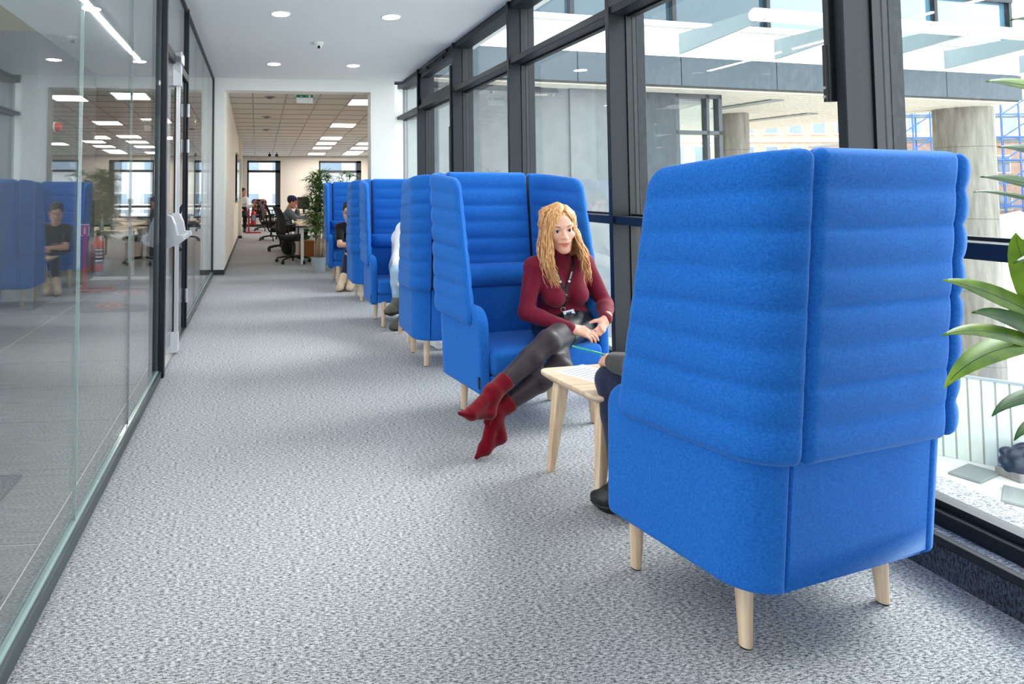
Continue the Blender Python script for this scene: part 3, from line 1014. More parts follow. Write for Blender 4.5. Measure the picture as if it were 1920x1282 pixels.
dup(tab, (1.52, 5.36, 0), R_(0), 'small ash table of the middle pair, only its pale legs showing under the sofa')
dup(tab, (1.44, 8.07, 0), R_(0), 'small ash table of the farthest pair, seen in the partition glass')
# ------------------------------------------------------------------ organic surfaces: blended volumes meshed by surface nets
class Blob:
    def __init__(self, k=0.03):
        self.p = []; self.k = k
    def cone(self, a, b, ra, rb, k=None, sub=False):
        self.p.append(('c', np.array(a, float), np.array(b, float), ra, rb, k, sub)); return self
    def chain(self, pts, rs, k=None):
        for i in range(len(pts) - 1):
            self.cone(pts[i], pts[i + 1], rs[i], rs[i + 1], k)
        return self
    def ell(self, c, r, R=None, k=None, sub=False):
        self.p.append(('e', np.array(c, float), np.array(r, float), None if R is None else np.array(R, float), 0, k, sub)); return self
    def half(self, c, n):
        """cut away everything on the +n side of the plane through c"""
        n = np.array(n, float); self.p.append(('h', np.array(c, float), n / np.linalg.norm(n), 0, 0, None, True)); return self
    def mesh(self, h):
        lo = np.full(3, 1e9); hi = -lo
        for t, a, b, ra, rb, k, sub in self.p:
            if sub: continue
            if t == 'c':
                r = max(ra, rb)
                lo = np.minimum(lo, np.minimum(a, b) - r); hi = np.maximum(hi, np.maximum(a, b) + r)
            else:
                lo = np.minimum(lo, a - b.max()); hi = np.maximum(hi, a + b.max())
        lo -= 3 * h + 0.01; hi += 3 * h + 0.01
        n = np.ceil((hi - lo) / h).astype(int) + 1
        ax = [lo[i] + h * np.arange(n[i]) for i in range(3)]
        D = np.full(n, 1.0, dtype=np.float32)
        for t, a, b, ra, rb, k, sub in self.p:
            k = self.k if k is None else k
            if t == 'h':
                X = ax[0][:, None, None] - a[0]; Y = ax[1][None, :, None] - a[1]; Z = ax[2][None, None, :] - a[2]
                np.maximum(D, (X * b[0] + Y * b[1] + Z * b[2]).astype(np.float32), out=D)
                continue
            m = k + 2 * h
            if t == 'c':
                r = max(ra, rb) + m; l_ = np.minimum(a, b) - r; h_ = np.maximum(a, b) + r
            else:
                r = b.max() + m; l_ = a - r; h_ = a + r
            i0 = np.clip(np.floor((l_ - lo) / h).astype(int), 0, n); i1 = np.clip(np.ceil((h_ - lo) / h).astype(int) + 1, 0, n)
            if (i1 <= i0).any(): continue
            sl = tuple(slice(i0[i], i1[i]) for i in range(3))
            X = ax[0][sl[0]][:, None, None]; Y = ax[1][sl[1]][None, :, None]; Z = ax[2][sl[2]][None, None, :]
            if t == 'c':
                ab = b - a; L2 = max(1e-12, ab @ ab)
                tt = np.clip(((X - a[0]) * ab[0] + (Y - a[1]) * ab[1] + (Z - a[2]) * ab[2]) / L2, 0, 1)
                d = np.sqrt((X - a[0] - tt * ab[0]) ** 2 + (Y - a[1] - tt * ab[1]) ** 2 + (Z - a[2] - tt * ab[2]) ** 2) - (ra + (rb - ra) * tt)
            else:
                P = [X - a[0], Y - a[1], Z - a[2]]
                if ra is not None:
                    Q = [ra[0, i] * P[0] + ra[1, i] * P[1] + ra[2, i] * P[2] for i in range(3)]
                else:
                    Q = P
                k0 = np.sqrt((Q[0] / b[0]) ** 2 + (Q[1] / b[1]) ** 2 + (Q[2] / b[2]) ** 2)
                k1 = np.sqrt((Q[0] / b[0] ** 2) ** 2 + (Q[1] / b[1] ** 2) ** 2 + (Q[2] / b[2] ** 2) ** 2) + 1e-9
                d = k0 * (k0 - 1) / k1
            d = d.astype(np.float32)
            o = D[sl]
            if sub:
                hh = np.clip(0.5 - 0.5 * (o + d) / k, 0, 1)
                D[sl] = o * (1 - hh) - d * hh + k * hh * (1 - hh)
            else:
                hh = np.clip(0.5 + 0.5 * (o - d) / k, 0, 1)
                D[sl] = o * (1 - hh) + d * hh - k * hh * (1 - hh)
        return surface_net(D, lo, h)

def surface_net(D, lo, h):
    ins = D < 0
    n = np.array(D.shape)
    cnt = np.zeros(n - 1, dtype=np.int8)
    for dx in (0, 1):
        for dy in (0, 1):
            for dz in (0, 1):
                cnt += ins[dx:n[0] - 1 + dx, dy:n[1] - 1 + dy, dz:n[2] - 1 + dz]
    act = (cnt > 0) & (cnt < 8)
    idx = np.argwhere(act)
    ids = np.full(act.shape, -1, dtype=np.int64)
    ids[tuple(idx.T)] = np.arange(len(idx))
    acc = np.zeros((len(idx), 3)); w = np.zeros(len(idx))
    cor = [(0, 0, 0), (1, 0, 0), (0, 1, 0), (1, 1, 0), (0, 0, 1), (1, 0, 1), (0, 1, 1), (1, 1, 1)]
    val = [D[idx[:, 0] + c[0], idx[:, 1] + c[1], idx[:, 2] + c[2]] for c in cor]
    for i in range(8):
        for j in range(i + 1, 8):
            df = [cor[j][q] - cor[i][q] for q in range(3)]
            if sum(abs(v) for v in df) != 1: continue
            m = (val[i] < 0) != (val[j] < 0)
            t = np.where(m, val[i] / np.where(m, val[i] - val[j], 1), 0)
            for q in range(3):
                acc[:, q] += np.where(m, cor[i][q] + t * df[q], 0)
            w += m
    V = lo + h * (idx + acc / np.maximum(w, 1)[:, None])
    F = []
    for axis in range(3):
        u, v = (axis + 1) % 3, (axis + 2) % 3
        s0 = [slice(None)] * 3; s1 = [slice(None)] * 3
        s0[axis] = slice(0, n[axis] - 1); s1[axis] = slice(1, n[axis])
        ch = ins[tuple(s0)] != ins[tuple(s1)]
        e = np.argwhere(ch)
        ok = (e[:, u] > 0) & (e[:, v] > 0) & (e[:, u] < n[u] - 1) & (e[:, v] < n[v] - 1)
        e = e[ok]
        q = []
        for du, dv in ((-1, -1), (0, -1), (0, 0), (-1, 0)):
            c = e.copy(); c[:, u] += du; c[:, v] += dv
            q.append(ids[tuple(c.T)])
        q = np.stack(q, 1)
        flip = ins[tuple(e.T)]
        q[~flip] = q[~flip][:, ::-1]
        F.append(q)
    F = np.concatenate(F)
    F = F[(F >= 0).all(1)]
    return V, F

def np_mesh(name, V, F, mat, parent=None, cols=None, off=(0, 0, 0)):
    me = bpy.data.meshes.new(name)
    V = np.asarray(V, float) - np.array(off, float)
    me.vertices.add(len(V)); me.vertices.foreach_set('co', V.astype(np.float32).ravel())
    me.loops.add(4 * len(F)); me.loops.foreach_set('vertex_index', F.astype(np.int32).ravel())
    me.polygons.add(len(F)); me.polygons.foreach_set('loop_start', np.arange(0, 4 * len(F), 4, dtype=np.int32))
    me.polygons.foreach_set('loop_total', np.full(len(F), 4, dtype=np.int32))
    me.update(calc_edges=True)
    if cols is not None:
        at = me.color_attributes.new('tone', 'FLOAT_COLOR', 'POINT')
        c4 = np.ones((len(V), 4), np.float32); c4[:, :3] = cols
        at.data.foreach_set('color', c4.ravel())
    me.validate()
    return link(name, me, mat, parent, True)

def relax(V, F, it=2, lam=0.5):
    V = V.copy()
    for _ in range(it):
        acc = np.zeros_like(V); c = np.zeros(len(V))
        for a, b in ((0, 1), (1, 2), (2, 3), (3, 0)):
            np.add.at(acc, F[:, a], V[F[:, b]]); np.add.at(c, F[:, a], 1)
            np.add.at(acc, F[:, b], V[F[:, a]]); np.add.at(c, F[:, b], 1)
        V += lam * (acc / np.maximum(c, 1)[:, None] - V)
    return V

def skin_mat(name):
    t = NT(name)
    at = t.n('ShaderNodeAttribute', attribute_name='tone')
    b = t.n('ShaderNodeBsdfPrincipled', {'Base Color': at.outputs['Color'], 'Roughness': 0.48, 'Specular IOR Level': 0.35, 'Subsurface Weight': 0.12, 'Subsurface Scale': 0.01})
    b.inputs['Subsurface Radius'].default_value = (1.0, 0.35, 0.2)
    return t.surf(b.outputs[0])
M_['skin'] = skin_mat('skin')
M_['eye_white'] = plain('eye_white', rgb(225, 222, 218), 0.2)
M_['eye_dark'] = plain('eye_iris', rgb(42, 34, 30), 0.1)
M_['teeth'] = plain('teeth', rgb(238, 232, 224), 0.3)

def cloth(name, col, rough=0.85, sheen=0.2, spec=0.2, noise=0.12, ns=18):
    return plain(name, col, rough, spec=spec, noise=noise, nscale=ns, bump=0.15, sheen=sheen)

def head_frame(fwd, roll=0.0, up=(0, 0, 1)):
    f = np.array(fwd, float); f /= np.linalg.norm(f)
    r = np.cross(f, np.array(up, float)); r /= np.linalg.norm(r)
    u = np.cross(r, f)
    c, s = math.cos(roll), math.sin(roll)
    r2, u2 = r * c + u * s, u * c - r * s
    return np.stack([r2, f, u2])        # rows: local x, y, z in world

def head_geometry(skin, smile=0.0, fem=0.0, h=0.0032):
    b = Blob(0.02)
    b.ell((0, -0.016, 0.040), (0.073, 0.092, 0.078))
    b.ell((0, 0.022, -0.025), (0.059 - 0.003 * fem, 0.068, 0.078))
    b.ell((0, 0.056, -0.094), (0.022 + 0.006 * (1 - fem), 0.026, 0.020), k=0.024)
    for s in (-1, 1):
        b.cone((s * (0.054 - 0.007 * fem), 0.0, -0.05), (s * (0.018 - 0.006 * fem), 0.058, -0.094), 0.020 - 0.003 * fem, 0.018 - 0.003 * fem, k=0.024)
        b.ell((s * 0.036, 0.060, -0.026 + 0.004 * smile), (0.021, 0.018, 0.019), k=0.018)
        b.ell((s * 0.074, -0.008, -0.004), (0.008, 0.017, 0.029), k=0.006)
        b.cone((s * 0.010, 0.084, 0.026), (s * 0.045, 0.070, 0.026), 0.010, 0.009, k=0.014)
    b.ell((0, 0.066, 0.040), (0.046, 0.022, 0.034), k=0.02)
    for s in (-1, 1):
        b.ell((s * 0.030, 0.094, 0.006), (0.0165, 0.016, 0.0105), k=0.008, sub=True)
        b.ell((s * 0.031, 0.071, 0.0055), (0.0145, 0.0145, 0.0125), k=0.005)
    b.cone((0, 0.086, 0.014), (0, 0.104, -0.026), 0.0065, 0.0105, k=0.010)
    for s in (-1, 1):
        b.ell((s * 0.0105, 0.094, -0.030), (0.0075, 0.009, 0.0065), k=0.006)
    # mouth area and lips
    b.ell((0, 0.070, -0.060), (0.026, 0.022, 0.022), k=0.014)
    zc = -0.060
    w = 0.023 + 0.006 * smile
    up = 0.007 * smile
    for s in (-1, 1):
        b.cone((s * w, 0.078, zc + up), (s * 0.004, 0.0915, zc + 0.003 - 0.002 * smile), 0.0025, 0.0048, k=0.003)
        b.cone((s * w, 0.078, zc + up), (s * 0.003, 0.0905, zc - 0.0085), 0.0025, 0.0058, k=0.003)
    b.ell((0, 0.098, zc - 0.0018 - 0.0005 * smile), (w * 0.82, 0.012, 0.0016 + 0.0015 * smile), k=0.002, sub=True)
    b.cone((0, -0.022, -0.07), (0, -0.040, -0.135), 0.050 - 0.006 * fem, 0.052 - 0.004 * fem, k=0.03)
    V, F = b.mesh(h)
    V = relax(V, F, 1, 0.4)
    sk = np.array(skin[:3])
    cols = np.tile(sk, (len(V), 1))
    x, y, z = V.T
    def g(cx, cz, sx, sz):
        return np.exp(-((np.abs(x) - cx) / sx) ** 2 - ((z - cz) / sz) ** 2) * (y > 0.03)
    blush = 0.45 * g(0.040, -0.028, 0.018, 0.016) + 0.35 * np.exp(-(x / 0.012) ** 2 - ((z + 0.028) / 0.010) ** 2) * (y > 0.09)
    cols = cols * (1 - blush[:, None] * np.array([0.05, 0.28, 0.25]))
    zl = z - up * (np.abs(x) / w) ** 2
    lip = np.clip(1.6 - ((x / (w * 1.02)) ** 2 + ((zl - zc + 0.003) / 0.0115) ** 2) * 1.5, 0, 1) * (y > 0.07)
    cols = cols * (1 - lip[:, None]) + lip[:, None] * (sk * np.array([0.78, 0.42, 0.45]))
    return V, F, cols, w, zc

def finger_pts(base, d, nrm, lens, bend):
    """curl a finger: rotate the direction d towards nrm by bend per joint"""
    pts = [np.array(base, float)]
    a = 0.0
    for L, b_ in zip(lens, bend):
        a += b_
        dd = d * math.cos(a) + nrm * math.sin(a)
        pts.append(pts[-1] + dd * L)
    return pts

def hand_blob(wrist, d, palm_n, thumb_side, s=1.0, curl=(0.35, 0.55, 0.4), spread=0.10, thumb_close=0.5):
    """d: wrist to knuckles; palm_n: direction the palm faces; thumb_side: direction of the thumb's side of the palm"""
    d = np.array(d, float); d /= np.linalg.norm(d)
    n = np.array(palm_n, float); n -= d * (n @ d); n /= np.linalg.norm(n)
    t = np.array(thumb_side, float); t -= d * (t @ d) + n * (t @ n); t /= np.linalg.norm(t)
    w = np.array(wrist, float)
    b = Blob(0.009 * s)
    b.cone(w - d * 0.03 * s, w + d * 0.012 * s, 0.025 * s, 0.024 * s)
    for o, r in ((0.024, 0.0135), (0.008, 0.0135), (-0.008, 0.0130), (-0.023, 0.0118)):
        b.cone(w + t * o * 0.6 * s, w + d * 0.083 * s + t * o * s - d * abs(o - 0.006) * 0.25, 0.0135 * s, r * s * 0.86, k=0.014 * s)
    b.cone(w + d * 0.015 * s + t * 0.018 * s, w + d * 0.048 * s + t * 0.034 * s + n * 0.008 * s, 0.015 * s, 0.0135 * s, k=0.014 * s)
    L = [(0.040, 0.025, 0.020), (0.045, 0.028, 0.021), (0.041, 0.026, 0.020), (0.032, 0.019, 0.018)]
    for q, (o, ls) in enumerate(zip((0.0235, 0.0078, -0.0078, -0.0225), L)):
        base = w + d * (0.084 - abs(o - 0.006) * 0.28) * s + t * o * s
        fd = d + t * spread * (o / 0.024)
        fd /= np.linalg.norm(fd)
        p = finger_pts(base - fd * 0.004, fd, n, [l * s for l in ls], [c * (1 + 0.10 * q) for c in curl])
        b.chain(p, [0.0088 * s, 0.0080 * s, 0.0073 * s, 0.0062 * s], k=0.004 * s)
    tb = w + d * 0.040 * s + t * 0.034 * s + n * 0.008 * s
    td = d * 0.72 + t * (0.75 - 0.6 * thumb_close) + n * (0.25 + 0.35 * thumb_close)
    td /= np.linalg.norm(td)
    p = finger_pts(tb, td, (n * 0.5 - t * 0.7), [0.036 * s, 0.031 * s], [0.05, 0.35])
    b.chain(p, [0.0112 * s, 0.0098 * s, 0.0075 * s], k=0.006 * s)
    return b

def person(name_label, J, skin, parts, hd, h=0.011, hand_h=0.0042, head_h=0.0036, fem=0.0, smile=0.0, scale=1.0, hands=True, hair=None, cat='person', eye=True, bust=0.0):
    """J: joints; parts: list of (name, material, what, extra radius); hd: head dict"""
    g = {k: np.array(v, float) for k, v in J.items() if not k.startswith('hand_') and k not in ('soles',)}
    s = scale
    base = (float(g['pelvis'][0]), float(g['pelvis'][1]), 0.0)
    root = thing('person', name_label, cat, base)
    pel, nk = g['pelvis'], g['neck']
    rt = g['sh_r'] - g['sh_l']; rt /= np.linalg.norm(rt)
    ph = g['hip_r'] - g['hip_l']; ph /= np.linalg.norm(ph)
    upv = nk - pel; upv /= np.linalg.norm(upv)
    fw = np.cross(upv, rt); fw /= np.linalg.norm(fw)
    bend = g.get('spine', (pel + nk) / 2 - fw * 0.0)
    def torso(b, e):
        w_ = 0.92 if fem else 1.0
        b.ell((g['hip_l'] + g['hip_r']) / 2, (0.16 * s + e, 0.12 * s + e, 0.115 * s + e), np.stack([ph, np.cross(upv, ph), upv]).T if True else None, k=0.05)
        for sg in (-1, 1):
            p0 = pel + ph * sg * 0.055 * s + upv * 0.02
            p1 = bend + rt * sg * 0.042 * s * w_
            p2 = nk - upv * 0.13 * s + rt * sg * 0.070 * s
            b.cone(p0, p1, 0.105 * s + e, 0.088 * s * w_ + e, k=0.05)
            b.cone(p1, p2, 0.088 * s * w_ + e, 0.090 * s + e, k=0.05)
        b.cone(g['sh_r'] - rt * 0.02 + upv * 0.005, g['sh_l'] + rt * 0.02 + upv * 0.005, 0.050 * s + e, 0.050 * s + e, k=0.05)
        for sg, sh in ((-1, 'sh_l'), (1, 'sh_r')):
            b.cone(nk + rt * sg * 0.03 - upv * 0.01, g[sh] + upv * 0.012, 0.040 * s + e, 0.042 * s + e, k=0.035)
            if bust:
                b.ell(nk - upv * 0.195 * s + rt * sg * 0.072 * s + fw * 0.075 * s, (0.060 * bust + e, 0.056 * bust + e, 0.058 * bust + e), k=0.035)
    def arm(b, e, side, frac=1.0):
        S, E, W_ = g['sh_' + side], g['el_' + side], g['wr_' + side]
        b.cone(S, S + (E - S) * min(1, frac * 2), 0.049 * s + e, (0.049 - 0.009 * min(1, frac * 2)) * s + e)
        if frac > 0.5:
            f = min(1.0, (frac - 0.5) * 2)
            mid = E + (W_ - E) * 0.3
            b.cone(E, mid, 0.040 * s + e, 0.039 * s + e)
            b.cone(mid, E + (W_ - E) * f, 0.039 * s + e, 0.026 * s + 0.004 + e)
    def leg(b, e, side, frac=1.0):
        Hp, K, A = g['hip_' + side], g['kn_' + side], g['an_' + side]
        b.cone(Hp, Hp + (K - Hp) * min(1, frac * 2), 0.083 * s + e, (0.083 - 0.027 * min(1, frac * 2)) * s + e, k=0.03)
        if frac > 0.5:
            f = min(1.0, (frac - 0.5) * 2)
            d_ = A - K
            back = np.cross(np.cross(d_, K - Hp), d_)
            nb = np.linalg.norm(back)
            back = back / nb if nb > 1e-6 else np.zeros(3)
            calf = K + d_ * 0.32 - back * 0.012 * s
            b.cone(K, calf, 0.055 * s + e, 0.053 * s + e)
            b.cone(calf, K + d_ * f, 0.053 * s + e, 0.034 * s + e)
    def foot(b, e, side, k=None, heel_up=0.0):
        A, T = g['an_' + side], g['toe_' + side]
        hl = g.get('heel_' + side)
        if hl is None:
            dd = T - A; dd[2] = 0; dd /= max(1e-6, np.linalg.norm(dd))
            hl = A - dd * 0.045 * s; hl[2] = max(T[2] + 0.008, A[2] - 0.055 * s) if A[2] < 0.14 else A[2] - 0.05
        ball = hl + (T - hl) * 0.72
        b.cone(A, hl, 0.036 * s + e, 0.030 * s + e, k=0.02)
        b.cone(A, ball + np.array([0, 0, 0.012]), 0.036 * s + e, 0.032 * s + e, k=0.03)
        b.cone(hl, ball, 0.030 * s + e, 0.034 * s + e, k=0.02)
        b.cone(ball, T, 0.034 * s + e, 0.020 * s + e, k=0.02)
    # the body: one mesh, with the hands and the head grown on
    b = Blob(0.025)
    torso(b, -0.012)
    for sd in 'lr':
        arm(b, -0.006, sd); leg(b, -0.010, sd)
        b.cone(g['an_' + sd], g['an_' + sd] + (g['toe_' + sd] - g['an_' + sd]) * 0.30, 0.020 * s, 0.012 * s)
    hm = head_frame(hd['fwd'], hd.get('roll', 0.0))
    hc = np.array(hd['c'], float); hs = hd.get('s', 1.0)
    b.cone(nk - upv * 0.03, hc + (np.array([0, -0.025, -0.07]) @ hm) * hs, 0.054 * s, 0.047 * hs)
    V, F = b.mesh(h)
    sk = np.array(skin[:3])
    VV_, FF_, CC_ = [V], [F], [np.tile(sk, (len(V), 1))]
    n0 = len(V)
    hV, hF, hC, mw, mz = head_geometry(skin, smile, fem, head_h)
    VV_.append(hc + (hV * hs) @ hm); FF_.append(hF + n0); CC_.append(hC); n0 += len(hV)
    if hands:
        for sd in 'lr':
            q = J.get('hand_' + sd)
            if q is None: continue
            hb = hand_blob(g['wr_' + sd], q[0], q[1], q[2], s * q[3] if len(q) > 3 else s, **(q[4] if len(q) > 4 else {}))
            v, f = hb.mesh(hand_h)
            VV_.append(v); FF_.append(f + n0); CC_.append(np.tile(sk * np.array([1.0, 0.93, 0.92]), (len(v), 1))); n0 += len(v)
    np_mesh('body', np.concatenate(VV_), np.concatenate(FF_), M_['skin'], root, np.concatenate(CC_), base)
    for nm, mat, what, e in parts:
        if what == 'shoes':
            for sd in 'lr':
                b = Blob(0.02); foot(b, e, sd)
                A, K = g['an_' + sd], g['kn_' + sd]
                up_ = (K - A) / np.linalg.norm(K - A)
                shaft = nm_shaft.get(nm, 0.02)
                b.cone(A, A + up_ * shaft, 0.036 * s + e, 0.040 * s + e)
                lowz = min(g['toe_' + sd][2], (g.get('heel_' + sd, g['toe_' + sd]))[2])
                v, f = b.mesh(min(h, 0.008))
                o = np_mesh(nm, v, f, mat, root, None, base)
                sm_ = sole_mat.get(nm)
                if sm_ is not None:
                    T_ = g['toe_' + sd]; dd = T_ - A; side_ = np.cross(dd, up_); up2 = np.cross(side_, dd); up2 /= np.linalg.norm(up2)
                    if up2 @ up_ < 0: up2 = -up2
                    hl = g.get('heel_' + sd)
                    if hl is None:
                        hl = A - np.array([dd[0], dd[1], 0]) / max(1e-6, np.linalg.norm(dd[:2])) * 0.045 * s
                        hl[2] = max(T_[2] + 0.008, A[2] - 0.055 * s) if A[2] < 0.14 else A[2] - 0.05
                    fd_ = T_ - hl; sd2 = np.cross(fd_, up_); n2 = np.cross(sd2, fd_); n2 /= np.linalg.norm(n2)
                    if n2 @ up_ < 0: n2 = -n2
                    b = Blob(0.02); foot(b, e + 0.004, sd)
                    b.half(hl - n2 * 0.012 * s, n2)
                    v, f = b.mesh(min(h, 0.008))
                    if len(v): np_mesh('sole', v, f, sm_, o, None, base)
            continue
        b = Blob(0.022)
        if what == 'top':
            torso(b, e)
            for sd in 'lr': arm(b, e, sd, J.get('sleeve', 1.0) if J.get('sleeve', 1.0) < 1 else 0.985)
            if J.get('collar'):
                b.cone(nk - upv * 0.03, nk + (hc - nk) * J['collar'], 0.064 * s + e, 0.057 * s + e, k=0.02)
            b.half(pel + upv * J.get('hem', 0.02), -upv)
        elif what == 'trousers':
            b.ell((g['hip_l'] + g['hip_r']) / 2, (0.16 * s + e, 0.12 * s + e, 0.115 * s + e), np.stack([ph, np.cross(upv, ph), upv]).T, k=0.05)
            for sg in (-1, 1):
                b.cone(pel + ph * sg * 0.055 * s, pel + ph * sg * 0.05 * s + upv * 0.09, 0.105 * s + e, 0.10 * s + e, k=0.05)
            for sd in 'lr': leg(b, e, sd, J.get('trouser_len', 0.97))
        elif what == 'skirt':
            b.ell((g['hip_l'] + g['hip_r']) / 2, (0.16 * s + e, 0.12 * s + e, 0.115 * s + e), np.stack([ph, np.cross(upv, ph), upv]).T, k=0.05)
            for sg in (-1, 1):
                b.cone(pel + ph * sg * 0.055 * s, pel + ph * sg * 0.05 * s + upv * 0.02, 0.098 * s + e, 0.095 * s + e, k=0.05)
            for sd in 'lr': leg(b, e, sd, J.get('skirt_' + sd, 0.30))
        elif what == 'tights':
            for sd in 'lr': leg(b, e, sd, 1.0)
        v, f = b.mesh(h * 0.9)
        np_mesh(nm, v, f, mat, root, None, base)
    off = Vector(base)
    H4 = Matrix([[hm[0][i], hm[1][i], hm[2][i], 0] for i in range(3)] + [[0, 0, 0, 1]])
    Hm = Matrix.Translation(Vector(hc) - off) @ H4 @ Matrix.Scale(hs, 4)
    if eye:
        for sg in (-1, 1):
            m = MB().sphere((sg * 0.031, 0.0735, 0.0045), 0.0130, 16, 10, None)
            for v in m.bm.verts: v.co = Hm @ v.co
            eo = m.build('eye', M_['eye_white'], root, True)
            m = MB().sphere((sg * 0.0305 + hd.get('look', 0.0), 0.0832, 0.0042), (0.0072, 0.0046, 0.0068), 12, 8)
            for v in m.bm.verts: v.co = Hm @ v.co
            m.build('iris', M_['eye_dark'], eo, True)
            pts = [(sg * 0.0435, 0.078, 0.0055), (sg * 0.037, 0.086, 0.0115), (sg * 0.029, 0.088, 0.0125), (sg * 0.0195, 0.086, 0.0075)]
            MB().tube([Hm @ Vector(p) for p in pts], [0.0008 * hs, 0.0017 * hs, 0.0017 * hs, 0.0007 * hs], 5).build('eyelash', M_['eye_dark'], eo, True)
            pts = [(sg * 0.050, 0.070, 0.0235), (sg * 0.041, 0.083, 0.0305), (sg * 0.028, 0.092, 0.0300), (sg * 0.016, 0.095, 0.0255)]
            MB().tube([Hm @ Vector(p) for p in pts], [0.0010 * hs, 0.0022 * hs, 0.0028 * hs, 0.0022 * hs], 6).build('eyebrow', hd.get('brow', M_['eye_dark']), root, True)
    if smile:
        m = MB().box((-mw * 0.68, 0.074, mz - 0.0062), (mw * 0.68, 0.0835, mz + 0.0016), bevel=0.002)
        for v in m.bm.verts:
            v.co.y -= 0.010 * (abs(v.co.x) / mw) ** 2; v.co.z += 0.006 * smile * (abs(v.co.x) / mw) ** 2
            v.co = Hm @ v.co
        m.build('teeth', M_['teeth'], root, True)
    if hair:
        hair(root, Hm, hs)
    root['base_xyz'] = base
    return root, Hm, g, fw, upv, rt
nm_shaft = {}
sole_mat = {}

def short_hair(mat, vol=1.0, top=0.0, rough=0.006):
    def f(root, Hm, hs):
        b = Blob(0.012)
        b.ell((0, -0.022, 0.046), (0.079 * vol, 0.098 * vol, 0.083 * vol))
        rnd = random.Random(3)
        for i in range(60):
            a = rnd.uniform(0, 2 * PI); e = rnd.uniform(0.15, 1.4)
            c = np.array([0.079 * math.cos(e) * math.cos(a), -0.022 + 0.098 * math.cos(e) * math.sin(a), 0.046 + 0.083 * math.sin(e)])
            b.ell(c, (0.013, 0.013, 0.010 + top), k=0.01)
        b.ell((0, 0.110, -0.022), (0.070, 0.075, 0.078), k=0.012, sub=True)
        b.ell((0, 0.02, -0.085), (0.12, 0.10, 0.085), k=0.012, sub=True)
        b.half((0, -0.06, -0.055), (0, 0.15, -1))
        V, F = b.mesh(0.0045)
        M3 = np.array(Hm.to_3x3()); tv = np.array(Hm.translation)
        np_mesh('hair', V @ M3.T + tv, F, mat, root)
    return f
# ------------------------------------------------------------------ the woman in the burgundy sweater
M_['burgundy'] = cloth('burgundy_knit', rgb(112, 8, 40), 0.75, 0.10, 0.25, 0.10, 30)
M_['skirt'] = plain('dark_leather_skirt', rgb(28, 32, 38), 0.38, spec=0.5)
M_['tights'] = plain('sheer_dark_tights', rgb(46, 35, 42), 0.45, spec=0.3, sheen=0.08)
M_['suede'] = cloth('burgundy_suede', rgb(104, 4, 22), 0.95, 0.15, 0.1, 0.2, 25)
M_['lanyard'] = plain('black_webbing', rgb(14, 15, 20), 0.7)
M_['print_white'] = plain('white_print', rgb(205, 208, 210), 0.6)
M_['badge'] = plain('badge_white', rgb(225, 228, 232), 0.35)
M_['badge_blue'] = plain('badge_photo_blue', rgb(40, 50, 96), 0.35)
t_ = NT('strawberry_blonde_hair')
tc = t_.n('ShaderNodeTexCoord')
mp = t_.n('ShaderNodeMapping', {'Vector': tc.outputs['Object'], 'Scale': (150, 150, 9)})
nz = t_.n('ShaderNodeTexNoise', {'Vector': mp.outputs[0], 'Scale': 1.0, 'Detail': 3.0})
b_ = t_.n('ShaderNodeBsdfPrincipled', {'Base Color': t_.ramp(nz.outputs['Fac'], [(0.3, rgb(142, 88, 46)), (0.5, rgb(208, 150, 92)), (0.7, rgb(240, 202, 150))]), 'Roughness': 0.42, 'Specular IOR Level': 0.5})
M_['blonde'] = t_.surf(b_.outputs[0])

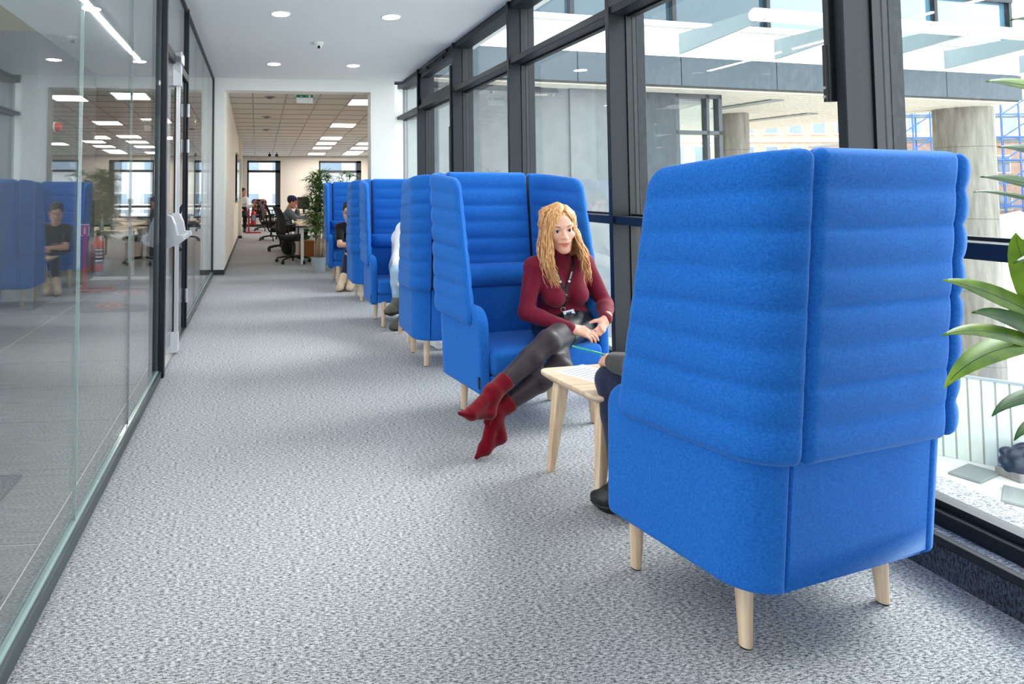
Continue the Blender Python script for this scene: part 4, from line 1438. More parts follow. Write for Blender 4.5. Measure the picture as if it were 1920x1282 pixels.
def long_hair(root, Hm, hs):
    rnd = random.Random(11)
    # close cap on the skull
    b = Blob(0.012)
    b.ell((0, -0.022, 0.044), (0.080, 0.099, 0.083))
    b.cone((-0.035, -0.075, 0.03), (-0.045, -0.075, -0.16), 0.045, 0.038)
    b.cone((0.035, -0.075, 0.03), (0.045, -0.075, -0.16), 0.045, 0.038)
    b.ell((-0.004, 0.116, -0.036), (0.062, 0.078, 0.090), k=0.010, sub=True)
    V, F = b.mesh(0.005)
    M3 = np.array(Hm.to_3x3()); tv = np.array(Hm.translation)
    o = np_mesh('hair', V @ M3.T + tv, F, M_['blonde'], root)
    m = MB()
    c0 = Vector((0, -0.022, 0.044)); er = Vector((0.083, 0.102, 0.086))
    def shell(v, k):
        v = v - c0
        q = math.sqrt((v.x / er.x) ** 2 + (v.y / er.y) ** 2 + (v.z / er.z) ** 2)
        return c0 + v * (k / max(q, 0.25))
    n = 400
    for i in range(n):
        side = 1 if rnd.random() < 0.56 else -1
        u = rnd.random() ** 0.85
        if side > 0 and rnd.random() < 0.40: u *= 0.4
        az = R_(40 + 118 * u)
        src = shell(Vector((-0.030 + side * rnd.uniform(0.0, 0.008), 0.066 - 0.15 * u + rnd.uniform(-0.008, 0.008), 0.13 - 0.04 * u)), 1.01)
        ex = Vector((side * math.sin(az), math.cos(az), 0))
        ear = Vector((c0.x + er.x * 1.05 * ex.x, c0.y + er.y * 1.02 * ex.y, -0.005 + rnd.uniform(-0.02, 0.01)))
        if side > 0 and u < 0.40:      # fringe swept across the brow, away from the parting
            ear = Vector((0.054 + 0.06 * u + 0.012 * rnd.random(), 0.080 - 0.14 * u, 0.004 + rnd.uniform(-0.02, 0.02)))
        kk = 1.05 + rnd.uniform(0, 0.07)
        pts = [src, shell(src * 0.80 + ear * 0.20 + Vector((0, 0, 0.008)), 1.025 + (kk - 1.05) * 0.4), shell(src * 0.5 + ear * 0.5 + Vector((0, 0, 0.008)), kk - 0.01), shell(src * 0.25 + ear * 0.75, kk + 0.01), ear * 1.0]
        L = rnd.uniform(0.15, 0.27)
        ph, am = rnd.uniform(0, 6.28) if rnd.random() < 0.4 else 1.0 + side + 3 * u, rnd.uniform(0.005, 0.012)
        fwd_pull = 0.055 * (1 - u) + 0.02
        for s_ in range(1, 10):
            f = s_ / 9
            wob = math.sin(ph + f * 8.5) * am * (0.3 + f)
            pts.append(Vector((ear.x * (1 + 0.30 * math.sin(f * 2.3)) + side * wob, ear.y + fwd_pull * f + wob * 0.6, ear.z - L * f)))
        rr = rnd.uniform(0.0030, 0.0056)
        rs = [rr * 0.5, rr * 0.8, rr, rr, rr] + [rr * (1.0 - 0.78 * (s_ / 9) ** 2) for s_ in range(1, 10)]
        m.tube([Hm @ p for p in pts], [v * hs for v in rs], 5)
    h2 = m.build('hair_locks', M_['blonde'], root, True)
    h2['kind'] = 'stuff'

WJ = dict(pelvis=(1.735, 3.475, 0.505), neck=(1.700, 3.430, 0.885), spine=(1.745, 3.50, 0.66),
          sh_l=(1.872, 3.455, 0.858), sh_r=(1.555, 3.425, 0.838),
          el_l=(1.962, 3.405, 0.632), el_r=(1.487, 3.375, 0.598),
          wr_l=(1.858, 3.215, 0.588), wr_r=(1.655, 3.195, 0.545),
          hip_l=(1.825, 3.44, 0.51), hip_r=(1.655, 3.46, 0.505),
          kn_l=(1.478, 3.085, 0.512), kn_r=(1.525, 3.06, 0.385),
          an_l=(1.135, 2.965, 0.305), an_r=(1.145, 2.975, 0.205),
          toe_l=(0.945, 2.870, 0.245), heel_l=(1.100, 2.945, 0.200),
          toe_r=(1.040, 2.925, 0.026), heel_r=(1.155, 2.990, 0.095),
          hand_r=((0.80, -0.42, -0.18), (0.25, 0.55, -0.75), (0.25, 0.30, 0.80), 0.93, dict(curl=(0.25, 0.45, 0.3), thumb_close=0.3)),
          hand_l=((-0.62, -0.45, -0.62), (-0.45, 0.70, -0.1), (-0.5, -0.55, 0.6), 0.93, dict(curl=(0.35, 0.5, 0.3), thumb_close=0.4)),
          collar=0.50, hem=-0.05, skirt_l=0.27, skirt_r=0.25)
nm_shaft['ankle_boot'] = 0.085
brow = plain('brown_brow', rgb(140, 96, 62), 0.7)
wroot, WH, wg, wfw, wup, wrt = person('smiling woman with long strawberry blonde hair in burgundy turtleneck, legs crossed', WJ, s2l((0.90, 0.70, 0.61)),
    [('tights', M_['tights'], 'tights', 0.001), ('skirt', M_['skirt'], 'skirt', 0.006), ('sweater', M_['burgundy'], 'top', 0.004)],
    dict(c=(1.672, 3.352, 1.060), fwd=(-0.17, -0.985, -0.12), roll=R_(-7), s=1.08, brow=brow, look=0.001),
    h=0.0095, hand_h=0.0034, head_h=0.0030, fem=1.0, smile=1.35, scale=0.97, hair=long_hair, bust=0.95)
# pointed ankle boots with block heels
for sd in 'lr':
    A, T, Hl, K = wg['an_' + sd], wg['toe_' + sd], wg['heel_' + sd], wg['kn_' + sd]
    u_ = (K - A) / np.linalg.norm(K - A)
    d_ = (T - Hl) / np.linalg.norm(T - Hl)
    sd_ = np.cross(d_, u_); sd_ /= np.linalg.norm(sd_)
    nn_ = np.cross(sd_, d_)          # up, away from the sole
    if nn_ @ u_ < 0: nn_ = -nn_
    ball = Hl + (T - Hl) * 0.66
    b = Blob(0.022)
    b.cone(A - u_ * 0.01, A + u_ * 0.105, 0.039, 0.045)
    b.cone(A, Hl + nn_ * 0.025, 0.038, 0.031)
    b.cone(A, ball + nn_ * 0.010, 0.034, 0.026, k=0.02)
    b.cone(Hl + nn_ * 0.02, ball, 0.029, 0.026)
    for q_ in (-0.4, 0.4):
        b.cone(ball + sd_ * 0.014 * q_, T + d_ * 0.012, 0.024, 0.006, k=0.012)
    b.half(A + u_ * 0.098, u_)
    V, F = b.mesh(0.0055)
    bo = np_mesh('ankle_boot', V, F, M_['suede'], wroot, None, tuple(wroot.location))
    c0 = Vector(Hl + nn_ * 0.004 - d_ * 0.008) - Vector(wroot.location)
    MB().cone(c0, c0 - Vector(nn_) * 0.042, 0.024, 0.017, 12).build('heel', M_['suede'], bo, True, 40)
# lanyard, laid on the sweater by casting towards the chest
from mathutils.bvhtree import BVHTree
sw = [c for c in kids(wroot) if c.name.startswith('sweater')][0]
bv = BVHTree.FromPolygons([v.co[:] for v in sw.data.vertices], [p.vertices[:] for p in sw.data.polygons])
wb_ = Vector(wroot.location)
def on_chest(x, z, lift=0.004):
    d = Vector((0.10, 1.0, 0.0)).normalized()
    o = Vector((x, 3.0, z)) - wb_
    hit = bv.ray_cast(o, d)
    return (hit[0] if hit[0] is not None else o + d * 0.35) - d * lift
lan = thing('lanyard', 'black lanyard with badge round the woman\'s neck', 'lanyard', tuple(wb_))
def strap(xs):
    pts = [on_chest(x, z) for x, z in xs]
    return pts
lp = strap([(1.618, 0.905), (1.615, 0.865), (1.622, 0.82), (1.634, 0.78), (1.648, 0.745), (1.662, 0.715)])
rp = strap([(1.730, 0.905), (1.728, 0.865), (1.716, 0.82), (1.700, 0.78), (1.686, 0.745), (1.672, 0.715)])
MB().ribbon(lp, 0.016, 0.002, (1, 0, 0.2)).build('strap', M_['lanyard'], lan)
MB().ribbon(rp, 0.016, 0.002, (1, 0, -0.2)).build('strap', M_['lanyard'], lan)
dn = strap([(1.667, 0.722), (1.666, 0.69), (1.664, 0.655), (1.663, 0.625)])
MB().ribbon(dn, 0.020, 0.003, (1, 0, 0)).build('strap', M_['lanyard'], lan)
def between(a, b, f): return a + (b - a) * f
for pts in (lp, rp):
    a, b = pts[2] + Vector((0, -0.002, 0)), pts[3] + Vector((0, -0.002, 0))
    for q in range(7):       # small white printed characters on the strap
        c = between(a, b, q / 7.0 + 0.05) + Vector((0, -0.0005, 0))
        MB().box((c.x - 0.0045, c.y - 0.0004, c.z - 0.0018), (c.x + 0.0045, c.y + 0.0004, c.z + 0.0018)).build('printed_mark', M_['print_white'], lan)
    c = between(pts[3], pts[4], 0.3) + Vector((0, -0.003, 0))
    MB().cone(c, c + Vector((0, -0.001, 0)), 0.0075, 0.0075, 14).build('printed_emblem', M_['print_white'], lan)
for z in (0.700, 0.640):
    p = on_chest(1.665, z, 0.007)
    MB().sphere(p, 0.004, 10, 6).build('snap', M_['chrome'], lan, True)
p = on_chest(1.662, 0.612, 0.008)
MB().tube([p + Vector((0.013 * math.cos(a * PI / 8), 0, 0.013 * math.sin(a * PI / 8))) for a in range(17)], 0.0018, 6, False).build('ring', M_['chrome'], lan, True)
p = on_chest(1.690, 0.590, 0.012)
Mb = Matrix.Translation(p) @ Matrix.Rotation(R_(-12), 4, 'Y') @ Matrix.Rotation(R_(-20), 4, 'X')
bd = MB().box((-0.032, -0.002, -0.022), (0.032, 0.002, 0.022), Mb, bevel=0.001, seg=1).build('badge', M_['badge'], lan)
MB().box((-0.018, -0.0026, -0.014), (0.014, -0.002, 0.012), Mb).build('badge_photo', M_['badge_blue'], bd)

# ------------------------------------------------------------------ the other people
M_['black_cloth'] = cloth('black_cotton', rgb(18, 19, 22), 0.85)
M_['navy_denim'] = cloth('navy_denim', rgb(24, 32, 62), 0.85)
M_['blue_denim'] = cloth('blue_denim', rgb(40, 62, 98), 0.85)
M_['pale_denim'] = cloth('pale_denim', rgb(150, 178, 204), 0.85)
M_['white_cloth'] = cloth('white_cotton', rgb(232, 232, 232), 0.85, noise=0.03)
M_['grey_cloth'] = cloth('grey_blue_hoodie', rgb(108, 122, 130), 0.9)
M_['black_leather'] = plain('black_leather', rgb(20, 20, 24), 0.4)
M_['beige_suede'] = cloth('beige_suede', rgb(214, 192, 166), 0.9)
M_['grey_shoe'] = cloth('grey_trainer', rgb(96, 92, 88), 0.8)
M_['dark_hair'] = plain('dark_hair', rgb(28, 22, 20), 0.5)
M_['brown_hair'] = plain('brown_hair', rgb(58, 40, 30), 0.5)
SK1, SK2 = s2l((0.84, 0.64, 0.54)), s2l((0.80, 0.58, 0.47))
sole_mat.update(trainer=plain('black_sole', rgb(24, 24, 26), 0.7), sneaker=plain('white_sole', rgb(236, 236, 236), 0.6), suede_boot=plain('tan_sole', rgb(176, 150, 120), 0.7), black_boot=M_['black_plastic'], shoe=M_['black_plastic'])
nm_shaft.update(black_boot=0.16, suede_boot=0.08, trainer=0.03, sneaker=0.02, shoe=0.02)

def off_frame(c, ang, x, y, z):
    """local sofa coordinates to world"""
    ca, sa = math.cos(ang), math.sin(ang)
    return (c[0] + x * ca - y * sa, c[1] + x * sa + y * ca, z)
# facing the woman, hidden by the foreground sofa but for hand, sleeve, knee and boot
c1, a1 = (1.607, 1.955), R_(14)
q = lambda x, y, z: off_frame(c1, a1, x, y, z)
person('person writing with a green pen, mostly hidden by the foreground sofa', dict(
    pelvis=q(0.0, -0.05, 0.52), neck=q(0.0, 0.03, 0.965), spine=q(0, -0.05, 0.72), sh_l=q(-0.17, 0.03, 0.93), sh_r=q(0.17, 0.03, 0.93),
    el_l=q(-0.25, 0.13, 0.67), el_r=q(0.24, 0.14, 0.66), wr_l=(1.425, 2.405, 0.590), wr_r=q(0.06, 0.40, 0.585),
    hip_l=q(-0.09, -0.03, 0.515), hip_r=q(0.09, -0.03, 0.515), kn_l=(1.440, 2.455, 0.500), kn_r=q(0.13, 0.42, 0.50),
    an_l=(1.440, 2.40, 0.095), an_r=q(0.13, 0.45, 0.095), toe_l=(1.375, 2.475, 0.035), toe_r=q(0.14, 0.60, 0.035),
    hand_l=((-0.05, 0.95, -0.1), (0.6, 0.0, -0.8), (0.7, 0.2, 0.65), 0.95, dict(curl=(0.7, 0.9, 0.6), thumb_close=0.9)),
    hand_r=((-0.4, 0.85, -0.2), (-0.2, 0.0, -0.9), (-0.8, -0.3, 0.1)), collar=0.15), SK1,
    [('jeans', M_['navy_denim'], 'trousers', 0.006), ('jacket', M_['black_cloth'], 'top', 0.012), ('black_boot', M_['black_leather'], 'shoes', 0.006)],
    dict(c=q(0.0, 0.10, 1.14), fwd=(-0.25, 0.95, -0.15)), h=0.011, fem=0.5, hair=short_hair(M_['brown_hair'], 1.03))
pen = thing('pen', 'green pen in the hand beside the foreground sofa', 'pen', (1.402, 2.490, 0.607))
d_ = Vector((-0.085, 0.05, 0.018))
MB().cone(-d_ * 0.25, d_, 0.004, 0.0038, 10).build('barrel', plain('green_plastic', rgb(40, 176, 150), 0.35), pen, True)
MB().cone(-d_ * 0.25, -d_ * 0.40, 0.0038, 0.001, 10).build('tip', M_['chrome'], pen, True)

# middle pair: white sleeve, pale ripped jeans, dark trainers
person('person in a white top and pale ripped jeans behind a sofa wing', dict(
    pelvis=(1.46, 6.02, 0.52), neck=(1.46, 5.90, 0.93), spine=(1.46, 6.03, 0.72), sh_l=(1.66, 5.90, 0.90), sh_r=(1.385, 5.88, 0.895),
    el_l=(1.68, 5.74, 0.66), el_r=(1.315, 5.75, 0.655), wr_l=(1.50, 5.56, 0.60), wr_r=(1.262, 5.57, 0.600),
    hip_l=(1.55, 5.98, 0.515), hip_r=(1.37, 5.98, 0.515), kn_l=(1.40, 5.60, 0.47), kn_r=(1.255, 5.545, 0.535),
    an_l=(1.345, 5.69, 0.10), an_r=(1.245, 5.51, 0.275), toe_l=(1.225, 5.66, 0.035), toe_r=(1.135, 5.45, 0.215),
    hand_l=((-0.8, -0.3, -0.1), (0, 0.4, -0.9), (0, -0.4, 0.8)), hand_r=((0.12, -0.55, -0.8), (0.9, 0.2, -0.1), (0.3, -0.8, 0.5)), hem=0.0), SK1,
    [('jeans', M_['pale_denim'], 'trousers', 0.010), ('shirt', M_['white_cloth'], 'top', 0.018), ('trainer', M_['grey_shoe'], 'shoes', 0.008)],
    dict(c=(1.46, 5.83, 1.12), fwd=(0.1, -0.98, -0.1)), h=0.012, fem=0.6, hair=short_hair(M_['brown_hair'], 1.05))
# opposite: only the white sneakers show under the sofa
person('person in white sneakers seated with back turned in the middle pair', dict(
    pelvis=(1.52, 4.66, 0.52), neck=(1.52, 4.72, 0.95), spine=(1.52, 4.65, 0.72), sh_l=(1.36, 4.72, 0.91), sh_r=(1.68, 4.72, 0.91),
    el_l=(1.30, 4.82, 0.66), el_r=(1.74, 4.82, 0.66), wr_l=(1.44, 5.02, 0.60), wr_r=(1.60, 5.02, 0.60),
    hip_l=(1.43, 4.68, 0.515), hip_r=(1.61, 4.68, 0.515), kn_l=(1.44, 5.07, 0.51), kn_r=(1.63, 5.07, 0.51),
    an_l=(1.455, 5.02, 0.095), an_r=(1.62, 5.02, 0.095), toe_l=(1.45, 5.17, 0.035), toe_r=(1.63, 5.17, 0.035),
    hand_l=((0.5, 0.7, -0.3), (0.3, 0, -0.9), (0.6, 0.2, 0.6)), hand_r=((-0.5, 0.7, -0.3), (-0.3, 0, -0.9), (-0.6, 0.2, 0.6))), SK2,
    [('trousers', M_['blue_denim'], 'trousers', 0.008), ('shirt', M_['grey_cloth'], 'top', 0.012), ('sneaker', M_['white_cloth'], 'shoes', 0.008)],
    dict(c=(1.52, 4.78, 1.12), fwd=(0, 0.98, -0.1)), h=0.014, hair=short_hair(M_['dark_hair']), hand_h=0.005, head_h=0.0045)
# far pair: man in black
person('man with dark hair in a black T-shirt, jeans and beige boots in the farthest sofa', dict(
    pelvis=(1.38, 8.72, 0.52), neck=(1.265, 8.47, 0.80), spine=(1.35, 8.70, 0.68), sh_l=(1.42, 8.48, 0.765), sh_r=(1.115, 8.49, 0.755),
    el_l=(1.48, 8.34, 0.56), el_r=(1.105, 8.36, 0.54), wr_l=(1.34, 8.20, 0.555), wr_r=(1.25, 8.19, 0.545),
    hip_l=(1.49, 8.70, 0.515), hip_r=(1.30, 8.70, 0.515), kn_l=(1.44, 8.33, 0.49), kn_r=(1.235, 8.30, 0.50),
    an_l=(1.20, 7.98, 0.115), an_r=(1.085, 7.96, 0.115), toe_l=(1.15, 7.84, 0.04), toe_r=(1.02, 7.83, 0.04),
    hand_l=((-0.7, -0.6, 0.0), (0, 0.3, -0.9), (0, -0.4, 0.8)), hand_r=((0.7, -0.6, 0.0), (0, 0.3, -0.9), (0, -0.4, 0.8)), sleeve=0.30, hem=0.0), SK1,
    [('jeans', M_['navy_denim'], 'trousers', 0.008), ('t_shirt', M_['black_cloth'], 'top', 0.012), ('suede_boot', M_['beige_suede'], 'shoes', 0.008)],
    dict(c=(1.232, 8.385, 0.975), fwd=(-0.25, -0.94, -0.22), s=1.05), h=0.011, hair=short_hair(M_['dark_hair'], 1.02))
# office: man in a cap at the desk
cap_root, CH, _, _, _, _ = person('man in a blue and red cap leaning on a desk in the office', dict(
    pelvis=(0.60, 13.15, 0.50), neck=(0.665, 13.15, 0.845), spine=(0.575, 13.15, 0.67), sh_l=(0.665, 13.32, 0.80), sh_r=(0.66, 12.99, 0.80),
    el_l=(0.86, 13.36, 0.69), el_r=(0.83, 12.94, 0.66), wr_l=(0.845, 13.20, 0.83), wr_r=(1.03, 12.96, 0.70),
    hip_l=(0.62, 13.24, 0.49), hip_r=(0.62, 13.06, 0.49), kn_l=(1.02, 13.25, 0.48), kn_r=(1.02, 13.02, 0.48),
    an_l=(0.99, 13.25, 0.09), an_r=(0.95, 13.02, 0.09), toe_l=(1.14, 13.25, 0.035), toe_r=(1.10, 13.02, 0.035),
    hand_l=((-0.2, -0.4, 0.8), (-0.6, -0.3, 0.2), (0.3, -0.9, 0.2)), hand_r=((0.9, 0.2, -0.2), (0.1, 0.0, -0.9), (0.2, 0.9, 0))), SK2,
    [('trousers', M_['black_cloth'], 'trousers', 0.008), ('hoodie', M_['grey_cloth'], 'top', 0.022), ('shoe', M_['black_leather'], 'shoes', 0.006)],
    dict(c=(0.735, 13.13, 1.005), fwd=(0.95, -0.12, -0.22), s=1.02), h=0.014, hair=short_hair(M_['dark_hair'], 0.98), hand_h=0.005, head_h=0.0045)
cap = MB()
m = MB().lathe([(0.086, 0.0), (0.090, 0.02), (0.086, 0.045), (0.068, 0.072), (0.035, 0.090), (0.0, 0.096)], 20)
for v in m.bm.verts: v.co = CH @ Vector((v.co.x * 0.94, v.co.y * 1.16 - 0.018, v.co.z + 0.052))
cp = m.build('cap', plain('navy_cap', rgb(34, 44, 92), 0.8), cap_root, True)
m = MB().prism([(-0.07, 0.07), (0.07, 0.07), (0.065, 0.13), (0.035, 0.165), (-0.035, 0.165), (-0.065, 0.13)], 0, 0.006)
for v in m.bm.verts: v.co = CH @ Vector((v.co.x, v.co.y, v.co.z + 0.055 - 0.9 * v.co.x ** 2))
m.build('cap_peak', plain('red_cap_peak', rgb(170, 40, 44), 0.8), cp, False)
m = MB().lathe([(0.0875, 0.02), (0.0875, 0.042), (0.072, 0.068)], 8)
for v in m.bm.verts:
    v.co = CH @ Vector((v.co.x * 0.4, abs(v.co.y) * 1.19 - 0.016, v.co.z + 0.052))
m.build('cap_front', plain('white_cap_front', rgb(215, 210, 212), 0.8), cp, True)
# far end: person half hidden by the pier
person('person in a pale shirt half hidden behind the far pier', dict(
    pelvis=(-0.46, 19.2, 0.62), neck=(-0.43, 19.1, 1.02), spine=(-0.46, 19.2, 0.82), sh_l=(-0.30, 19.05, 0.98), sh_r=(-0.58, 19.15, 0.98),
    el_l=(-0.26, 18.95, 0.74), el_r=(-0.64, 19.05, 0.74), wr_l=(-0.12, 18.85, 0.82), wr_r=(-0.50, 18.9, 0.70),
    hip_l=(-0.38, 19.18, 0.60), hip_r=(-0.55, 19.2, 0.60), kn_l=(-0.35, 18.85, 0.46), kn_r=(-0.55, 18.85, 0.46),
    an_l=(-0.36, 18.98, 0.09), an_r=(-0.56, 18.98, 0.09), toe_l=(-0.36, 18.83, 0.035), toe_r=(-0.56, 18.83, 0.035),
    hand_l=((0.8, -0.4, 0.3), (0, 0, -1), (0, 0.8, 0.3)), hand_r=((0.5, -0.7, 0), (0, 0, -1), (0.7, 0.5, 0))), SK2,
    [('trousers', M_['black_cloth'], 'trousers', 0.008), ('shirt', M_['white_cloth'], 'top', 0.012), ('shoe', M_['black_leather'], 'shoes', 0.006)],
    dict(c=(-0.41, 19.05, 1.19), fwd=(0.6, -0.7, -0.1)), h=0.018, hair=short_hair(M_['dark_hair']), hand_h=0.006, head_h=0.006)
st = thing('stool', 'stool under the person half hidden behind the far pier', 'stool', (-0.46, 19.22, 0))
MB().lathe([(0, 0.44), (0.17, 0.44), (0.18, 0.46), (0.17, 0.49), (0, 0.49)], 20).build('seat', M_['black_plastic'], st, True, 40)
for a in range(4):
    x, y = 0.14 * math.cos(R_(45 + 90 * a)), 0.14 * math.sin(R_(45 + 90 * a))
    MB().cone((x * 1.2, y * 1.2, 0), (x * 0.8, y * 0.8, 0.445), 0.012, 0.012, 8).build('leg', M_['black_metal'], st)
# sheet of paper on the woman's table
pp = MB()
Mt = Matrix.Translation((1.52, 2.70, 0.449)) @ Matrix.Rotation(R_(28), 4, 'Z')
pp.box((-0.105, -0.148, 0), (0.105, 0.148, 0.0012), Mt)
po = thing('paper', 'white printed sheet lying on the small table', 'paper', (0, 0, 0))
pp.build('sheet', M_['badge'], po)
ink = plain('grey_print', rgb(150, 152, 156), 0.8)
rnd = random.Random(5)
for i in range(11):
    y = 0.12 - 0.022 * i
    MB().box((-0.085, y, 0.0012), (-0.085 + rnd.uniform(0.09, 0.165), y + 0.006, 0.0015), Mt).build('printed_line', ink, po)
# ------------------------------------------------------------------ outside: the wing across the corner, building site beyond
M_['fascia'] = plain('grey_stone_panel', rgb(58, 70, 78), 0.55, noise=0.12, nscale=9)
M_['facade_white'] = plain('white_cladding', rgb(236, 238, 236), 0.6)
M_['facade_grey'] = plain('grey_facade_wall', rgb(104, 108, 110), 0.8, noise=0.10, nscale=5)
M_['facade_dark'] = plain('dark_grey_facade', rgb(62, 68, 73), 0.8, noise=0.10, nscale=5)
M_['soffit'] = plain('cream_soffit_slats', rgb(196, 189, 177), 0.7)
M_['soffit_gap'] = plain('soffit_gap', rgb(84, 78, 72), 0.9)
M_['grille'] = plain('grey_grille', rgb(120, 124, 122), 0.6)
M_['bracket'] = plain('grey_bracket', rgb(128, 140, 142), 0.5)
M_['tube'] = plain('white_tube', rgb(240, 242, 242), 0.4)
t_ = NT('raw_concrete')
tc = t_.n('ShaderNodeTexCoord')
mp = t_.n('ShaderNodeMapping', {'Vector': tc.outputs['Object'], 'Scale': (7, 7, 0.9)})
nz = t_.n('ShaderNodeTexNoise', {'Vector': mp.outputs[0], 'Scale': 1.0, 'Detail': 7.0, 'Roughness': 0.65})
b_ = t_.n('ShaderNodeBsdfPrincipled', {'Base Color': t_.ramp(nz.outputs['Fac'], [(0.3, rgb(104, 99, 90)), (0.7, rgb(150, 144, 134))]), 'Roughness': 0.9})
M_['concrete'] = t_.surf(b_.outputs[0])
M_['upper_glass'] = plain('painted_sky_glazing', rgb(76, 118, 140), 0.06, spec=1.0, coat=1.0)  # lighter copy of the glazing, sky reflection put into its colour
M_['upper_glass_dark'] = plain('teal_tinted_glazing', rgb(34, 62, 74), 0.06, spec=0.8)
M_['brick'] = plain('orange_brick', rgb(206, 168, 146), 0.9, noise=0.15, nscale=3)
M_['brick_white'] = plain('pale_stone_band', rgb(226, 222, 216), 0.8)
M_['site_glass'] = plain('far_window_glass', rgb(120, 134, 150), 0.15, spec=0.8)
M_['blue_steel'] = plain('blue_scaffold_paint', rgb(52, 96, 170), 0.5)
M_['fence'] = plain('pale_green_grey_sheet', rgb(188, 194, 186), 0.6, noise=0.08, nscale=4)
M_['fence_rib'] = plain('fence_rib_shadow', rgb(136, 136, 128), 0.7)
M_['ground'] = plain('pale_concrete_ground', rgb(204, 200, 194), 0.9, noise=0.10, nscale=2)
M_['earth'] = plain('sandy_earth', rgb(206, 184, 160), 0.95, noise=0.28, nscale=2.5, bump=0.5)

skin_struct(MB().box((2.6, -12, -4.3), (90, 90, -4.0)).build('ground', M_['ground']), 'pale ground far below the windows')
AX, AY, AZR = 3.344, 9.739, math.atan2(1.515, 12.193)
wing_ = thing('office_wing', 'office wing across the corner with white band and grey fascia', 'building', (AX, AY, 0), AZR)
def wb(a, b, nm, mat, bev=0.0):
    return MB().box(a, b, bevel=bev, seg=1).build(nm, mat, wing_)
WJ_ = [-1.0, -0.02, 2.04, 4.105, 6.17, 8.235, 10.30, 12.35]
for x0, x1 in zip(WJ_[:-1], WJ_[1:]):
    wb((x0 + 0.008, 0.0, 3.10), (x1 - 0.008, 0.06, 3.60), 'fascia_panel', M_['fascia'], 0.004)
    wb((x0 + 0.006, 0.01, 3.61), (x1 - 0.006, 0.08, 4.12), 'white_panel', M_['facade_white'], 0.004)
    dark = x1 < 6.5
    for z0, z1 in ((4.30, 5.15), (5.22, 7.4)):
        wb((x0 + 0.04, 0.20, z0), (x1 - 0.04, 0.24, z1), 'upper_pane', M_['upper_glass_dark' if dark else 'upper_glass'])
    wb((x0 - 0.04, 0.12, 4.24), (x0 + 0.04, 0.24, 7.5), 'upper_mullion', M_['frame'])
wb((12.31, 0.12, 4.24), (12.39, 0.24, 7.5), 'upper_mullion', M_['frame'])
wb((-1.0, 0.10, 5.15), (12.39, 0.24, 5.22), 'upper_transom', M_['frame'])
wb((-1.0, -0.06, 4.13), (12.39, 0.30, 4.22), 'ledge', M_['facade_white'], 0.01)
wb((-1.0, 0.10, 3.12), (12.35, 8.6, 4.2), 'floor_slab', M_['facade_dark'])
wb((-1.0, 0.26, 4.2), (12.35, 8.6, 8.5), 'upper_body', M_['facade_dark'])
# soffit with its slats
wb((-1.0, 0.06, 3.075), (12.35, 8.6, 3.118), 'soffit', M_['soffit_gap'])
m = MB()
k = 0.08
while k < 8.5:
    m.box((-1.0, k, 3.055), (12.33, k + 0.150, 3.075)); k += 0.20
sl_ = m.build('soffit_slats', M_['soffit'], wing_)
sl_['kind'] = 'stuff'
ca, sa = math.cos(-AZR), math.sin(-AZR)
def wl2(x, y):
    x -= AX; y -= AY
    return x * ca - y * sa, x * sa + y * ca
for (x, y0, y1) in ((10.22, 11.34, 12.78), (12.85, 13.29, 15.3)):
    lx, ly = wl2(x, y0)
    wb((lx - 0.16, ly, 3.03), (lx + 0.16, ly + (y1 - y0), 3.056), 'soffit_grille', M_['grille'], 0.004)
# ground-floor wall under the overhang
wb((-1.25, 0.50, -4.0), (2.2, 0.74, 3.08), 'lower_wall', M_['facade_grey'])
wb((2.2, 0.46, -4.0), (3.0, 0.74, 3.08), 'pilaster', M_['facade_grey'])
wb((3.0, 0.50, -4.0), (4.42, 0.74, 3.08), 'lower_wall', M_['facade_dark'])
wb((4.42, 0.50, -4.0), (5.45, 0.74, 0.25), 'lower_wall', M_['facade_dark'])
for a, b in (((4.42, 0.5, 0.25), (4.50, 0.62, 3.08)), ((5.37, 0.5, 0.25), (5.45, 0.62, 3.08)), ((4.42, 0.5, 2.98), (5.45, 0.62, 3.08)), ((4.42, 0.5, 2.30), (5.45, 0.62, 2.37)), ((4.42, 0.5, 0.25), (5.45, 0.62, 0.34)), ((5.10, 0.5, 0.25), (5.16, 0.62, 3.08))):
    wb(a, b, 'window_frame', M_['frame_far'])
wb((4.50, 0.56, 0.34), (5.37, 0.57, 2.98), 'window_pane', M_['glass_out'])
wb((5.40, 0.62, -4.0), (5.45, 8.0, 0.25), 'side_wall', M_['facade_dark'])
wb((5.41, 0.62, 0.25), (5.42, 8.0, 3.08), 'side_glazing', M_['glass_out'])
# sun-shade: brackets from the white band out to a tube
for x in (4.105, 6.17, 8.235, 10.30, 12.35):
    m = MB()
    prof = [(0.03, 3.66), (0.03, 4.02), (-1.45, 4.02), (-1.62, 3.96), (-1.62, 3.84)]
    m.prism([(a, b) for a, b in prof], x - 0.03, x + 0.03, Matrix(((0, 0, 1, 0), (1, 0, 0, 0), (0, 1, 0, 0), (0, 0, 0, 1))))
    m.build('bracket', M_['bracket'], wing_)
wb((0, 0, 0), (0.001, 0.001, 0.001), 'tmp', M_['tube'])
bpy.data.objects.remove(bpy.data.objects['tmp'])
MB().cone((3.98, -1.56, 3.93), (12.5, -1.56, 3.93), 0.10, 0.10, 20).build('shade_tube', M_['tube'], wing_, True, 40)
